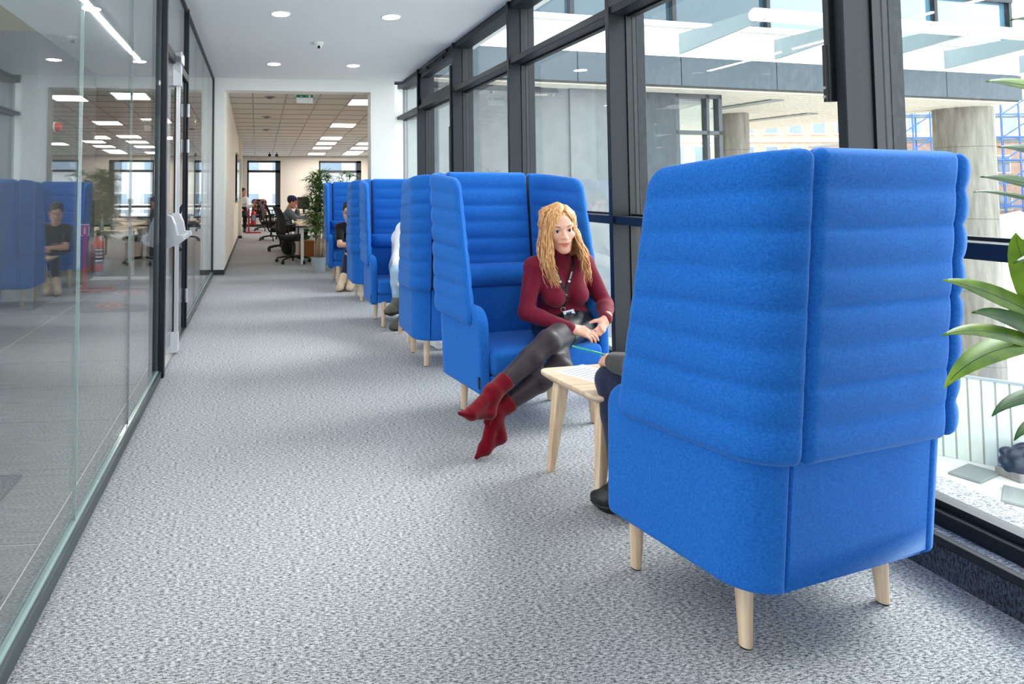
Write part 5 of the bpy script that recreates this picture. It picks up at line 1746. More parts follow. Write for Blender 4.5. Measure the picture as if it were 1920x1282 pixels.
# round concrete columns under the overhang
def column(label, x, y, r):
    t = thing('concrete_column', label, 'column', (x, y, -4.0), 0, 'concrete columns under the office wing')
    m = MB()
    prof = [(0, 0), (r, 0)]
    for z in (1.55, 3.1, 4.65, 6.2):
        prof += [(r, z - 0.008), (r - 0.012, z), (r, z + 0.008)]
    prof += [(r, 7.06), (0, 7.06)]
    m.lathe(prof, 40).build('shaft', M_['concrete'], t, True, 30)
column('round concrete column right of the foreground sofa, beyond the glass', 15.50, 12.30, 0.49)
column('farther round concrete column above the foreground sofa', 11.2, 13.7, 0.30)

# brick building far across the site
bb = thing('brick_building', 'long orange brick building with pale window bands beyond the site', 'building', (30, 54, -4.0), R_(-6))
MB().box((0, 0, 0), (62, 8, 14.5)).build('wall', M_['brick'], bb)
f0 = p0 = None
for iz, z in enumerate((4.2, 7.3, 10.3)):
    MB().box((0, -0.15, z - 0.75), (62, 0, z - 0.45)).build('stone_band', M_['brick_white'], bb)
    for ix in range(28):
        x = 0.8 + 2.15 * ix
        if f0 is None:
            f0 = MB().box((-0.15, -0.12, -0.1), (1.25, 0.0, 2.0)).build('window', M_['brick_white'], bb)
            p0 = MB().box((0.05, -0.16, 0.08), (1.05, -0.11, 1.82)).build('pane', M_['site_glass'], f0)
            f0.location = (x, 0, z)
        else:
            f = inst(f0, 'window', bb, (x, 0, z))
            p = bpy.data.objects.new('pane', p0.data); C.collection.objects.link(p); p.parent = f
# scaffold of blue tubes
sc = thing('scaffold', 'blue tube scaffold at the right in front of brick walls', 'scaffold', (43.0, 38.2, -4.0), R_(-8))
for i in range(12):
    for dy in (0, 1.1):
        MB().cone((i * 1.15, dy, 0), (i * 1.15, dy, 11.0), 0.05, 0.05, 6, False).build('standard', M_['blue_steel'], sc)
for j in range(7):
    z = 1.0 + 1.55 * j
    for dy in (0, 1.1):
        MB().cone((-0.4, dy, z), (13.2, dy, z + 0.1), 0.055, 0.055, 6, False).build('ledger', M_['blue_steel'], sc)
    MB().box((0, 0.1, z - 0.1), (12.7, 1.0, z - 0.04)).build('deck', M_['bracket'], sc)
    for i in range(0, 12, 3):
        MB().cone((i * 1.15, 0, z), (i * 1.15 + 2.3, 0, z + 1.5), 0.045, 0.045, 6, False).build('brace', M_['blue_steel'], sc)
b2 = thing('brick_house', 'brick house shell behind the blue scaffold', 'building', (43.5, 40.2, -4.0), R_(-8))
MB().box((0, 0, 0), (12, 6, 8.6)).build('wall', M_['brick'], b2)
for iz in range(3):
    for ix in range(5):
        f = MB().box((1.0 + 2.4 * ix, -0.06, 1.2 + 2.6 * iz), (2.0 + 2.4 * ix, 0, 2.5 + 2.6 * iz)).build('window', M_['brick_white'], b2)
        MB().box((1.1 + 2.4 * ix, -0.09, 1.3 + 2.6 * iz), (1.9 + 2.4 * ix, -0.05, 2.4 + 2.6 * iz)).build('pane', M_['site_glass'], f)
MB().box((-0.15, -0.15, 8.6), (12.2, 6.1, 8.75)).build('roof', M_['bracket'], b2)

# heap of dug earth
rnd = random.Random(9)
vs_, fs = [], []
nx, ny = 44, 30
for i in range(nx):
    for j in range(ny):
        x = 12 + 46 * i / (nx - 1); y = 14.0 + 23 * j / (ny - 1)
        f = min(1.0, max(0.0, (y - 15.0 - 0.10 * (x - 12)) / 12.0))
        z = -4.05 + 3.6 * f * f * (3 - 2 * f) + (0.22 * math.sin(x * 1.7 + y) + 0.18 * math.sin(y * 2.3 - x * 0.6) + rnd.uniform(-0.12, 0.12)) * f
        vs_.append((x, y, z))
for i in range(nx - 1):
    for j in range(ny - 1):
        a = i * ny + j
        fs.append((a, a + ny, a + ny + 1, a + 1))
e_ = MB().raw(vs_, fs).build('earth_heap', M_['earth'], None, True)
tag(e_, 'sloping heap of sandy dug earth beyond the site fence', 'earth')

# site fence of upright sheets
fx, fy = 13.44, 11.52
fd = Vector((14.18 - 13.44, 10.68 - 11.52, 0)).normalized()
fn = thing('site_fence', 'pale grey-green upright sheet fence around the building site', 'fence', (fx, fy, -4.0), math.atan2(fd.y, fd.x))
sh0 = rb0 = None
for i in range(-22, 22):
    x = i * 0.186
    if sh0 is None:
        sh0 = MB().box((0.012, 0.0, 0.0), (0.174, 0.03, 1.62), bevel=0.006, seg=1).build('fence_sheet', M_['fence'], fn)
        sh0.location = (x, 0, 0)
        rb0 = MB().box((-0.014, 0.012, 0.0), (0.014, 0.03, 1.60)).build('fence_rib', M_['fence_rib'], fn)
        rb0.location = (x, 0, 0)
    else:
        inst(sh0, 'fence_sheet', fn, (x, 0, 0.006 * math.sin(i * 1.9)))
        inst(rb0, 'fence_rib', fn, (x, 0, 0))
MB().box((-4.2, -0.02, 1.60), (4.2, 0.05, 1.65)).build('top_rail', M_['bracket'], fn)
# bag and slabs on the ground
bg = thing('rubble_bag', 'black plastic bag slumped on a concrete block by the fence', 'bag', (13.92, 10.40, -4.0))
MB().box((-0.25, -0.2, 0), (0.28, 0.2, 0.16), bevel=0.02).build('block', M_['concrete'], bg)
b = Blob(0.08)
rnd = random.Random(4)
for i in range(16):
    b.ell((rnd.uniform(-0.22, 0.22), rnd.uniform(-0.15, 0.15), rnd.uniform(0.2, 0.55)), (rnd.uniform(0.08, 0.16), rnd.uniform(0.08, 0.14), rnd.uniform(0.08, 0.16)), k=0.03)
V, F = b.mesh(0.03)
np_mesh('bag', V, F, plain('black_polythene', rgb(10, 10, 12), 0.45), bg)
for k_, (x, y, a, lab) in enumerate(((13.25, 10.60, 20, 'grey slab lying flat on the pale ground, nearer the fence'), (13.00, 9.70, 35, 'grey slab lying flat on the pale ground, nearer the windows'))):
    s = MB().box((-0.42, -0.22, 0), (0.42, 0.22, 0.05), bevel=0.012).build('slab', M_['grille'])
    s.location = (x, y, -4.0); s.rotation_euler = (0, 0, R_(a))
    tag(s, lab, 'slab', 'grey slabs on the ground')

# street front opposite the far end of the office
sf = thing('street_building', 'pale building with bluish windows seen through the far office windows', 'building', (-15.5, 30.0, -4.0))
MB().box((0, 0, 0), (26, 4, 11)).build('wall', plain('pale_street_front', rgb(186, 188, 190), 0.8), sf)
w0 = q0 = None
for iz in range(4):
    for ix in range(13):
        if w0 is None:
            w0 = MB().box((0, -0.12, 0), (1.5, 0, 1.5)).build('window', M_['brick_white'], sf)
            q0 = MB().box((0.08, -0.16, 0.08), (1.42, -0.11, 1.42)).build('pane', M_['site_glass'], w0)
            w0.location = (0.3, 0, 1.2)
        else:
            f = inst(w0, 'window', sf, (0.3 + 1.98 * ix, 0, 1.2 + 2.45 * iz))
            p_ = bpy.data.objects.new('pane', q0.data); C.collection.objects.link(p_); p_.parent = f
MB().box((0, -0.3, 4.35), (26, 0, 4.6)).build('cornice', M_['brick_white'], sf)
# ------------------------------------------------------------------ plants
def leaf_mat(name, dark, light, edge=None):
    t = NT(name)
    tc = t.n('ShaderNodeTexCoord')
    nz = t.n('ShaderNodeTexNoise', {'Vector': tc.outputs['Object'], 'Scale': 14.0, 'Detail': 2.0})
    b = t.n('ShaderNodeBsdfPrincipled', {'Base Color': t.ramp(nz.outputs['Fac'], [(0.3, dark), (0.7, light)]), 'Roughness': 0.45, 'Specular IOR Level': 0.4})
    tl = t.n('ShaderNodeBsdfTranslucent', {'Color': light})
    mx = t.n('ShaderNodeMixShader', {0: 0.25, 1: b.outputs[0], 2: tl.outputs[0]})
    return t.surf(mx.outputs[0])
M_['palm'] = leaf_mat('palm_leaf', rgb(44, 78, 34), rgb(100, 140, 62))
M_['lily'] = leaf_mat('bright_leaf', rgb(86, 130, 36), rgb(150, 184, 62))
M_['lily_dark'] = leaf_mat('dark_leaf', rgb(34, 82, 28), rgb(74, 124, 44))
M_['lily_rib'] = plain('leaf_midrib', rgb(40, 88, 26), 0.5)
M_['cane'] = plain('tan_cane', rgb(176, 142, 100), 0.7, noise=0.15, nscale=30)
M_['pot'] = plain('grey_pot', rgb(160, 168, 174), 0.6)
M_['soil'] = plain('soil', rgb(52, 42, 34), 1.0)

def blade(m, base, d, L, w, droop, up=Vector((0, 0, 1)), n=4):
    """one narrow leaf: a folded strip that tapers and droops"""
    d = d.normalized()
    s = d.cross(up)
    if s.length < 1e-3: s = Vector((1, 0, 0))
    s.normalize()
    vs_ = []
    for i in range(n + 1):
        f = i / n
        p = base + d * L * f - Vector((0, 0, 1)) * droop * L * f * f
        ww = w * math.sin(PI * min(1.0, 0.12 + 0.88 * f)) ** 0.8 if f < 1 else 0.0
        nrm = s.cross(d)
        vs_.append((p + s * ww * 0.5 + nrm * ww * 0.12, p, p - s * ww * 0.5 + nrm * ww * 0.12))
    bv = [[m.bm.verts.new(v) for v in row] for row in vs_]
    for a, b in zip(bv[:-1], bv[1:]):
        m.bm.faces.new((a[0], a[1], b[1], b[0])); m.bm.faces.new((a[1], a[2], b[2], b[1]))

def bamboo_palm(label, loc, H, seed, rw=0.32, zmin=0.5):
    t = thing('potted_palm', label, 'plant', loc, 0, 'potted palms at the office opening')
    MB().lathe([(0, 0), (0.098, 0), (0.102, 0.01), (0.108, 0.115), (0.1075, 0.118), (0.117, 0.235), (0.110, 0.237), (0.106, 0.20), (0, 0.20)], 28).build('pot', M_['pot'], t, True, 40)
    MB().lathe([(0, 0.205), (0.05, 0.209), (0.105, 0.202)], 16).build('soil', M_['soil'], t)
    rnd = random.Random(seed)
    m = MB()
    tops = []
    for i in range(7):
        a = rnd.uniform(0, 2 * PI); r0 = rnd.uniform(0.01, 0.07); r1 = rnd.uniform(0.03, 0.15)
        hh = H * rnd.uniform(0.55, 0.92) if i else H * 0.92
        p0 = Vector((r0 * math.cos(a), r0 * math.sin(a), 0.19)); p1 = Vector((r1 * math.cos(a), r1 * math.sin(a), hh))
        pts = [p0.lerp(p1, f) for f in (0, 0.33, 0.66, 1)]
        MB().tube(pts, [0.0095, 0.009, 0.008, 0.005], 7).build('cane', M_['cane'], t, True)
        nn = max(3, int((hh - zmin * 0.7) / 0.11))
        for k in range(nn):
            f = 0.30 + 0.70 * (k + rnd.random()) / nn
            tops.append((p0.lerp(p1, f), f))
        tops.append((p1, 1.0)); tops.append((p1, 1.0))
    for p, f in tops:
        for q in range(4):
            az = rnd.uniform(0, 2 * PI); el = rnd.uniform(0.1, 0.9)
            d = Vector((math.cos(az) * math.cos(el), math.sin(az) * math.cos(el), math.sin(el)))
            sl = rnd.uniform(0.08, 0.17)
            tip = p + d * sl
            m.tube([p, p + d * sl * 0.5 + Vector((0, 0, 0.01)), tip], 0.0018, 4, False)
            nl = rnd.randint(5, 8)
            side = d.cross(Vector((0, 0, 1))).normalized()
            for j in range(nl):
                g = j / (nl - 1) * 2 - 1
                dd = (d * (1 - 0.4 * abs(g)) + side * g * 1.0 + Vector((0, 0, rnd.uniform(-0.25, 0.2))))
                blade(m, tip - d * 0.02 * abs(g), dd, rnd.uniform(0.11, 0.21), rnd.uniform(0.015, 0.026), rnd.uniform(0.2, 0.55), n=3)
    o = m.build('foliage', M_['palm'], t)
    o['kind'] = 'stuff'
    return t
bamboo_palm('tall leafy bamboo palm in a grey pot at the office opening', (0.954, 9.72, 0), 1.60, 3)
bamboo_palm('second bamboo palm rising behind the farthest sofa', (1.50, 10.40, 0), 1.62, 8)

# the plant whose leaves reach in from the right edge, in front of the sofa
pl = thing('lily_plant', 'bright green strap-leaved plant at the right edge, close to the camera', 'plant', (2.08, 1.30, 0))
MB().lathe([(0, 0), (0.15, 0), (0.155, 0.01), (0.175, 0.34), (0.168, 0.342), (0.16, 0.30), (0, 0.30)], 32).build('pot', M_['pot'], pl, True, 40)
MB().lathe([(0, 0.304), (0.08, 0.31), (0.165, 0.302)], 20).build('soil', M_['soil'], pl)
for k_, (x, y, h_) in enumerate(((0.0, 0.0, 1.62), (-0.04, 0.03, 1.15), (0.05, -0.04, 1.0))):
    MB().tube([(x * 0.5, y * 0.5, 0.28), (x * 0.8, y * 0.8, h_ * 0.6), (x, y, h_)], [0.014, 0.012, 0.007], 8).build('stem', M_['lily_dark'], pl, True)
def strap_leaf(tip, mid, root_, w, mat):
    """broad pointed leaf along root - mid - tip (world), with a midrib"""
    o = Vector((2.08, 1.30, 0))
    a, b, c = Vector(root_) - o, Vector(mid) - o, Vector(tip) - o
    n = 14
    view = (Vector((0, 0, 1.28)) - Vector(mid)).normalized()
    vs_, fs, rib_ = [], [], []
    for i in range(n + 1):
        f = i / n
        p = a * (1 - f) ** 2 + b * 2 * f * (1 - f) + c * f * f
        d = (b - a) * (1 - f) + (c - b) * f
        d.normalize()
        nn_ = (view * 0.95 + Vector((0, 0, 0.22))).normalized()
        s = d.cross(nn_).normalized()
        nn_ = s.cross(d)
        ww = w * (min(1, f / 0.35) ** 0.7) * max(0.0, 1 - max(0, (f - 0.55) / 0.45) ** 1.6)
        ww = max(ww, 0.0015)
        th = 0.0008
        for e_, l_ in ((0.5, 0.14), (0, 0), (-0.5, 0.14)):
            vs_.append(p + s * ww * e_ + nn_ * ww * l_)
        rib_.append(p + nn_ * 0.0006)
    for i in range(n):
        for j in range(2):
            q = i * 3 + j
            fs.append((q, q + 1, q + 4, q + 3))
    lf_ = MB().raw(vs_, fs).build('leaf', M_[mat], pl, True)
    so = lf_.modifiers.new('thickness', 'SOLIDIFY'); so.thickness = 0.0008
    MB().tube(rib_[:-1], [0.0016 * (1 - 0.7 * i / n) for i in range(n)], 4).build('midrib', M_['lily_rib'], lf_)
LV = [((1.471, 1.22, 1.085), (1.64, 1.26, 1.065), (1.99, 1.31, 0.90), 0.042, 'lily'),
      ((1.461, 1.22, 0.966), (1.62, 1.25, 1.000), (1.93, 1.30, 0.86), 0.034, 'lily'),
      ((1.462, 1.22, 0.856), (1.60, 1.25, 0.965), (2.00, 1.31, 0.93), 0.050, 'lily'),
      ((1.537, 1.22, 1.014), (1.68, 1.26, 1.015), (2.02, 1.31, 0.84), 0.042, 'lily_dark'),
      ((1.655, 1.22, 1.185), (1.70, 1.26, 1.120), (1.98, 1.30, 0.72), 0.062, 'lily'),
      ((1.574, 1.22, 1.307), (1.72, 1.26, 1.312), (2.06, 1.30, 1.22), 0.026, 'lily_dark'),
      ((1.599, 1.22, 1.518), (1.74, 1.26, 1.532), (2.08, 1.30, 1.47), 0.026, 'lily'),
      ((1.620, 1.22, 1.373), (1.76, 1.26, 1.382), (2.07, 1.30, 1.30), 0.024, 'lily_dark'),
      ((1.556, 1.22, 1.274), (1.72, 1.30, 1.286), (2.06, 1.32, 1.20), 0.012, 'lily_dark'),
      ((1.539, 1.12, 1.141), (1.69, 1.18, 1.190), (2.05, 1.28, 1.12), 0.024, 'lily'),
      ((1.564, 1.16, 1.127), (1.72, 1.20, 1.165), (2.05, 1.28, 1.06), 0.026, 'lily_dark'),
      ((1.574, 1.22, 0.793), (1.68, 1.25, 0.850), (2.02, 1.30, 0.80), 0.030, 'lily_dark'),
      ((1.625, 1.22, 0.740), (1.72, 1.25, 0.80), (2.04, 1.30, 0.74), 0.030, 'lily_dark'),
      ((1.669, 1.22, 1.656), (1.80, 1.26, 1.700), (2.08, 1.30, 1.58), 0.026, 'lily_dark'),
      ((2.45, 1.22, 1.50), (2.30, 1.26, 1.60), (2.08, 1.30, 1.50), 0.045, 'lily'),
      ((2.2, 0.86, 1.35), (2.16, 1.05, 1.45), (2.08, 1.28, 1.30), 0.045, 'lily_dark'),
      ((2.25, 1.62, 1.25), (2.2, 1.5, 1.35), (2.08, 1.32, 1.15), 0.045, 'lily')]
for t_ip, m_id, r_t, w_, mt in LV:
    strap_leaf(t_ip, m_id, r_t, w_, mt)

# ------------------------------------------------------------------ office furniture
M_['mesh_black'] = plain('black_mesh_fabric', rgb(20, 20, 22), 0.8)
M_['desk_top'] = wood('pale_desk_top', rgb(206, 182, 152), rgb(228, 208, 182), 'X')
M_['white_metal'] = plain('white_steel', rgb(232, 230, 226), 0.4)
M_['orange_box'] = plain('orange_board', rgb(196, 126, 66), 0.8)
M_['red'] = plain('red_enamel', rgb(186, 24, 26), 0.35)
M_['screen'] = plain('dark_screen', rgb(24, 26, 30), 0.2)
M_['green_sign'] = plain('green_sign', rgb(10, 118, 70), 0.5)

def office_chair(label, loc, rz, group='black office chairs at the desks', jacket=False, armrest=True):
    t = thing('office_chair', label, 'chair', loc, rz, group)     # faces local +y
    for k in range(5):
        a = R_(90 + 72 * k)
        c, s = math.cos(a), math.sin(a)
        l = MB().tube([(0.03 * c, 0.03 * s, 0.115), (0.17 * c, 0.17 * s, 0.10), (0.30 * c, 0.30 * s, 0.075)], [0.022, 0.018, 0.014], 8).build('base_leg', M_['black_plastic'], t, True)
        MB().cone((0.30 * c - 0.014 * s, 0.30 * s + 0.014 * c, 0.032), (0.30 * c + 0.014 * s, 0.30 * s - 0.014 * c, 0.032), 0.032, 0.032, 12).cone((0.30 * c, 0.30 * s, 0.05), (0.30 * c, 0.30 * s, 0.08), 0.010, 0.010, 8).build('caster', M_['black_plastic'], l, True, 40)
    MB().cone((0, 0, 0.08), (0, 0, 0.40), 0.028, 0.022, 14).box((-0.10, -0.10, 0.38), (0.10, 0.10, 0.42), bevel=0.01).build('gas_column', M_['black_plastic'], t, True, 40)
    MB().box((-0.235, -0.22, 0.42), (0.235, 0.24, 0.485), bevel=0.028, seg=3).build('seat', M_['mesh_black'], t, True, 50)
    vs_, fs = [], []
    n = 9
    for i in range(n):
        f = i / (n - 1)
        z = 0.50 + 0.48 * f
        y = -0.245 - 0.10 * f * f + 0.03 * math.sin(f * PI)
        w = 0.20 + 0.035 * math.sin(f * PI) - 0.02 * f
        for x in (-1, -0.5, 0, 0.5, 1):
            vs_.append((x * w, y + 0.035 * (x * x), z))
    for i in range(n - 1):
        for j in range(4):
            q = i * 5 + j
            fs.append((q, q + 1, q + 6, q + 5))
    bk = MB().raw(vs_, fs).build('backrest', M_['mesh_black'], t, True)
    so = bk.modifiers.new('thickness', 'SOLIDIFY'); so.thickness = 0.022
    MB().tube([(0, -0.05, 0.40), (0, -0.24, 0.41), (0, -0.295, 0.52), (0, -0.31, 0.74)], [0.022, 0.022, 0.02, 0.014], 8).build('spine', M_['black_plastic'], t, True)
    if armrest:
        for sx in (-1, 1):
            MB().tube([(sx * 0.13, 0.0, 0.41), (sx * 0.27, 0.0, 0.43), (sx * 0.285, 0.0, 0.63)], 0.014, 8).box((sx * 0.285 - 0.035, -0.12, 0.63), (sx * 0.285 + 0.035, 0.13, 0.655), bevel=0.01).build('armrest', M_['black_plastic'], t, True, 40)
    return t
office_chair('empty black mesh office chair nearest the opening, beside the palm', (0.634, 11.0, 0), R_(-75))
office_chair('black office chair the man in the cap sits on', (0.50, 13.15, 0), R_(-90))
office_chair('black office chair beyond the man in the cap', (0.36, 15.9, 0), R_(-100))
oc3 = office_chair('office chair with a brown and black patterned jacket over its back', (0.22, 19.6, 0), R_(-30))
t_ = NT('patterned_jacket')
tc = t_.n('ShaderNodeTexCoord')
vo = t_.n('ShaderNodeTexNoise', {'Vector': tc.outputs['Object'], 'Scale': 14.0, 'Detail': 3.0})
b_ = t_.n('ShaderNodeBsdfPrincipled', {'Base Color': t_.ramp(vo.outputs['Fac'], [(0.42, rgb(22, 18, 18)), (0.5, rgb(110, 60, 40)), (0.6, rgb(190, 140, 110))]), 'Roughness': 0.9})
M_['jacket'] = t_.surf(b_.outputs[0])
jk = thing('jacket', 'brown and black patterned jacket hung over a far office chair', 'jacket', (0.22, 19.6, 0), R_(-30))
b = Blob(0.05)
b.cone((-0.17, -0.32, 0.90), (0.17, -0.32, 0.90), 0.075, 0.075)
b.cone((-0.14, -0.37, 0.62), (0.14, -0.37, 0.62), 0.06, 0.06)
b.cone((-0.13, -0.35, 0.90), (-0.14, -0.38, 0.62), 0.075, 0.06); b.cone((0.13, -0.35, 0.90), (0.14, -0.38, 0.62), 0.075, 0.06); b.cone((0, -0.35, 0.90), (0, -0.38, 0.60), 0.075, 0.06)
b.cone((-0.20, -0.30, 0.88), (-0.23, -0.28, 0.56), 0.05, 0.04); b.cone((0.20, -0.30, 0.88), (0.23, -0.28, 0.56), 0.05, 0.04)
V, F = b.mesh(0.018)
np_mesh('jacket_body', V, F, M_['jacket'], jk)

def desk(label, x0, x1, y0, y1, legs='white_metal', group='pale office desks'):
    t = thing('desk', label, 'desk', (x0, y0, 0), 0, group)
    w, d_ = x1 - x0, y1 - y0
    MB().box((0, 0, 0.640), (w, d_, 0.665), bevel=0.003, seg=1).build('desk_top', M_['desk_top'], t)
    for lx in (0.025, w - 0.075):
        for ly in (0.02, d_ - 0.07):
            MB().box((lx, ly, 0), (lx + 0.05, ly + 0.05, 0.60)).build('leg', M_[legs], t)
        MB().box((lx + 0.001, 0.02, 0.595), (lx + 0.049, d_ - 0.02, 0.642)).build('side_rail', M_[legs], t)
    MB().box((0.06, 0.05, 0.60), (w - 0.06, 0.09, 0.64)).box((0.06, d_ - 0.09, 0.60), (w - 0.06, d_ - 0.05, 0.64)).build('cross_rail', M_[legs], t)
    return t
desk('pale wood desk with white legs behind the tall palm', 0.725, 2.35, 10.72, 12.2)
desk('pale wood desk the man in the cap leans on', 0.80, 2.45, 12.45, 13.95)
desk('pale wood desk beyond the man in the cap', 0.85, 2.5, 15.0, 16.6)
def monitor(label, x, y, z, rz, w=0.5):
    t = thing('monitor', label, 'monitor', (x, y, z), rz, 'computer monitors on the desks')
    MB().box((-w / 2, -0.012, 0.12), (w / 2, 0.014, 0.42), bevel=0.006).build('casing', M_['black_plastic'], t)
    MB().box((-w / 2 + 0.012, -0.0135, 0.135), (w / 2 - 0.012, -0.011, 0.41)).build('screen', M_['screen'], t)
    MB().box((-0.03, 0.012, 0.02), (0.03, 0.03, 0.26)).build('stand', M_['black_plastic'], t)
    MB().box((-0.12, -0.06, 0.0), (0.12, 0.10, 0.014), bevel=0.004).build('foot', M_['black_plastic'], t)
monitor('black monitor facing the man in the cap', 1.30, 13.45, 0.665, R_(-90))
monitor('black monitor behind the palm leaves on the nearest desk', 1.55, 11.6, 0.665, R_(-90))
monitor('black monitor on the desk beyond the man in the cap', 1.15, 15.7, 0.665, R_(-60))
lp_ = thing('laptop', 'open pale laptop under the hand of the man in the cap', 'laptop', (1.12, 12.95, 0.665), R_(-90))
MB().box((-0.15, -0.10, 0), (0.15, 0.10, 0.014), bevel=0.004).build('keyboard_base', M_['silver'], lp_)
MB().box((-0.15, 0.0, 0), (0.15, 0.008, 0.20), Matrix.Translation((0, 0.10, 0.012)) @ Matrix.Rotation(R_(-18), 4, 'X'), bevel=0.003).build('lid', M_['orange_box'] if False else M_['desk_top'], lp_)
bx_ = thing('storage_box', 'orange-brown box on the floor under the nearest desk', 'box', (0.95, 12.05, 0), R_(6))
MB().box((-0.12, -0.14, 0), (0.12, 0.14, 0.26), bevel=0.004).build('carton', M_['orange_box'], bx_)
MB().box((-0.125, -0.145, 0.255), (0.125, 0.145, 0.30), bevel=0.004).build('lid', M_['orange_box'], bx_)
ba = thing('backpack', 'black backpack on the floor by the chair of the man in the cap', 'bag', (0.62, 12.35, 0))
b = Blob(0.05)
b.ell((0, 0, 0.15), (0.15, 0.13, 0.16)); b.ell((0.05, -0.08, 0.12), (0.10, 0.07, 0.10)); b.ell((0, 0.02, 0.27), (0.11, 0.09, 0.07))
V, F = b.mesh(0.018)
np_mesh('pack_body', V, F, M_['black_cloth'], ba)
MB().tube([(-0.05, 0.05, 0.33), (-0.03, 0.05, 0.37), (0.03, 0.05, 0.37), (0.05, 0.05, 0.33)], 0.009, 6).build('handle', M_['black_plastic'], ba)
# white desk and chair of the office bay seen through the partition
desk('white-legged desk seen through the glass partition', -2.9, -1.80, 9.62, 10.7, 'white_metal', 'pale office desks')
office_chair('black office chair seen through the partition left of the door', (-1.95, 11.1, 0), R_(120))
def bottle(label, x, y):
    t = thing('bottle', label, 'bottle', (x, y, 0.665), 0, 'clear bottles on the lobby-side desk')
    MB().lathe([(0, 0), (0.032, 0), (0.034, 0.01), (0.034, 0.13), (0.015, 0.19), (0.013, 0.21), (0, 0.21)], 16).build('glass_body', M_['glass_edge'], t, True)
    MB().lathe([(0.014, 0.205), (0.015, 0.23), (0, 0.23)], 12).build('cap', M_['white'], t)
bottle('left clear bottle on the white-legged desk behind the partition', -2.35, 9.85)
bottle('right clear bottle on the white-legged desk behind the partition', -2.18, 9.83)

# fire extinguishers
def extinguisher(label, loc, s=1.0, rz=0.0, group=None):
    t = thing('fire_extinguisher', label, 'fire extinguisher', loc, rz, group)
    MB().lathe([(0, 0), (0.07 * s, 0), (0.078 * s, 0.01), (0.078 * s, 0.33 * s), (0.07 * s, 0.37 * s), (0.03 * s, 0.405 * s), (0.022 * s, 0.43 * s), (0, 0.43 * s)], 22).build('cylinder', M_['red'], t, True, 50)
    MB().cone((0, 0, 0.43 * s), (0, 0, 0.47 * s), 0.02 * s, 0.018 * s, 10).box((-0.012 * s, -0.10 * s, 0.47 * s), (0.012 * s, 0.03 * s, 0.485 * s)).box((-0.012 * s, -0.09 * s, 0.50 * s), (0.012 * s, 0.03 * s, 0.512 * s)).build('valve', M_['black_plastic'], t)
    MB().tube([(0.02 * s, 0, 0.45 * s), (0.07 * s, -0.02 * s, 0.46 * s), (0.10 * s, -0.03 * s, 0.40 * s), (0.092 * s, -0.03 * s, 0.20 * s)], 0.010 * s, 8).build('hose', M_['black_plastic'], t, True)
    m = MB()
    n = 10
    for i in range(n):
        a0 = R_(-150 + 120 * i / n); a1 = R_(-150 + 120 * (i + 1) / n)
        r = 0.0788 * s
        m.raw([(r * math.cos(a0), r * math.sin(a0), 0.10 * s), (r * math.cos(a1), r * math.sin(a1), 0.10 * s), (r * math.cos(a1), r * math.sin(a1), 0.30 * s), (r * math.cos(a0), r * math.sin(a0), 0.30 * s)], [(0, 1, 2, 3)])
    lb = m.build('instruction_label', M_['badge_blue'], t, True)
    for q_ in range(4):
        m = MB()
        for i in range(2, 8):
            a0 = R_(-150 + 120 * i / n); a1 = R_(-150 + 120 * (i + 1) / n); r = 0.0794 * s
            z = (0.13 + 0.045 * q_) * s
            m.raw([(r * math.cos(a0), r * math.sin(a0), z), (r * math.cos(a1), r * math.sin(a1), z), (r * math.cos(a1), r * math.sin(a1), z + 0.018 * s), (r * math.cos(a0), r * math.sin(a0), z + 0.018 * s)], [(0, 1, 2, 3)])
        m.build('printed_block', M_['print_white'], lb)
    return t
def ext_stand(label, loc, rz=0.0, sign=True):
    t = thing('extinguisher_stand', label, 'stand', loc, rz)
    m = MB()
    m.tube([(-0.10, 0, 0.012), (0.34, 0, 0.012), (0.36, 0.02, 0.012), (0.36, 0.24, 0.012), (0.34, 0.26, 0.012), (-0.10, 0.26, 0.012)], 0.012, 8)
    m.build('base_frame', M_['red'], t, True)
    MB().box((-0.02, 0.115, 0.0), (0.03, 0.145, 0.70), bevel=0.004).build('post', M_['red'], t)
    MB().box((-0.10, 0.0, 0.0), (-0.085, 0.26, 0.022)).build('base_bar', M_['red'], t)
    MB().box((0.03, 0.09, 0.25), (0.06, 0.17, 0.29)).build('hook', M_['red'], t)
    if sign:
        s = MB().box((-0.055, 0.128, 0.69), (0.055, 0.134, 0.84), bevel=0.002, seg=1).build('sign', M_['badge'], t)
        MB().box((-0.045, 0.126, 0.70), (0.045, 0.1275, 0.83)).build('sign_face', M_['red'], s)
        MB().box((-0.012, 0.124, 0.715), (0.012, 0.1255, 0.79)).lathe([(0, 0.795), (0.008, 0.797), (0.008, 0.808), (0, 0.81)], 8, (0, 0.125, 0)).build('pictogram', M_['print_white'], s)
ext_stand('red extinguisher stand with a sign, seen through the partition', (-2.16, 8.12, 0), R_(6))
extinguisher('red fire extinguisher with blue label on its stand, seen through the partition', (-2.00, 8.20, 0.25), 1.0, R_(30), 'fire extinguishers')
ext_stand('red extinguisher stand far off by the cream pier', (-0.24, 18.45, 0), R_(0), False)
extinguisher('red fire extinguisher far off by the cream pier', (-0.10, 18.59, 0.25), 0.95, 0, 'fire extinguishers')
# second extinguisher in front of the sofa reflection: low black-topped one on the same stand
# fire alarm sounder
fa = thing('fire_alarm', 'red round fire alarm sounder on the dark lobby wall', 'fire alarm', (-2.36, 7.57, 2.01), R_(90))
Mx = Matrix.Rotation(R_(90), 4, 'X')
MB().lathe([(0, 0), (0.06, 0), (0.06, 0.02), (0, 0.02)], 24, (0, 0, 0), Mx).build('base', M_['white'], fa)
MB().lathe([(0.055, 0.02), (0.055, 0.05), (0.04, 0.075), (0, 0.085)], 24, (0, 0, 0), Mx).build('sounder', M_['red'], fa, True, 40)
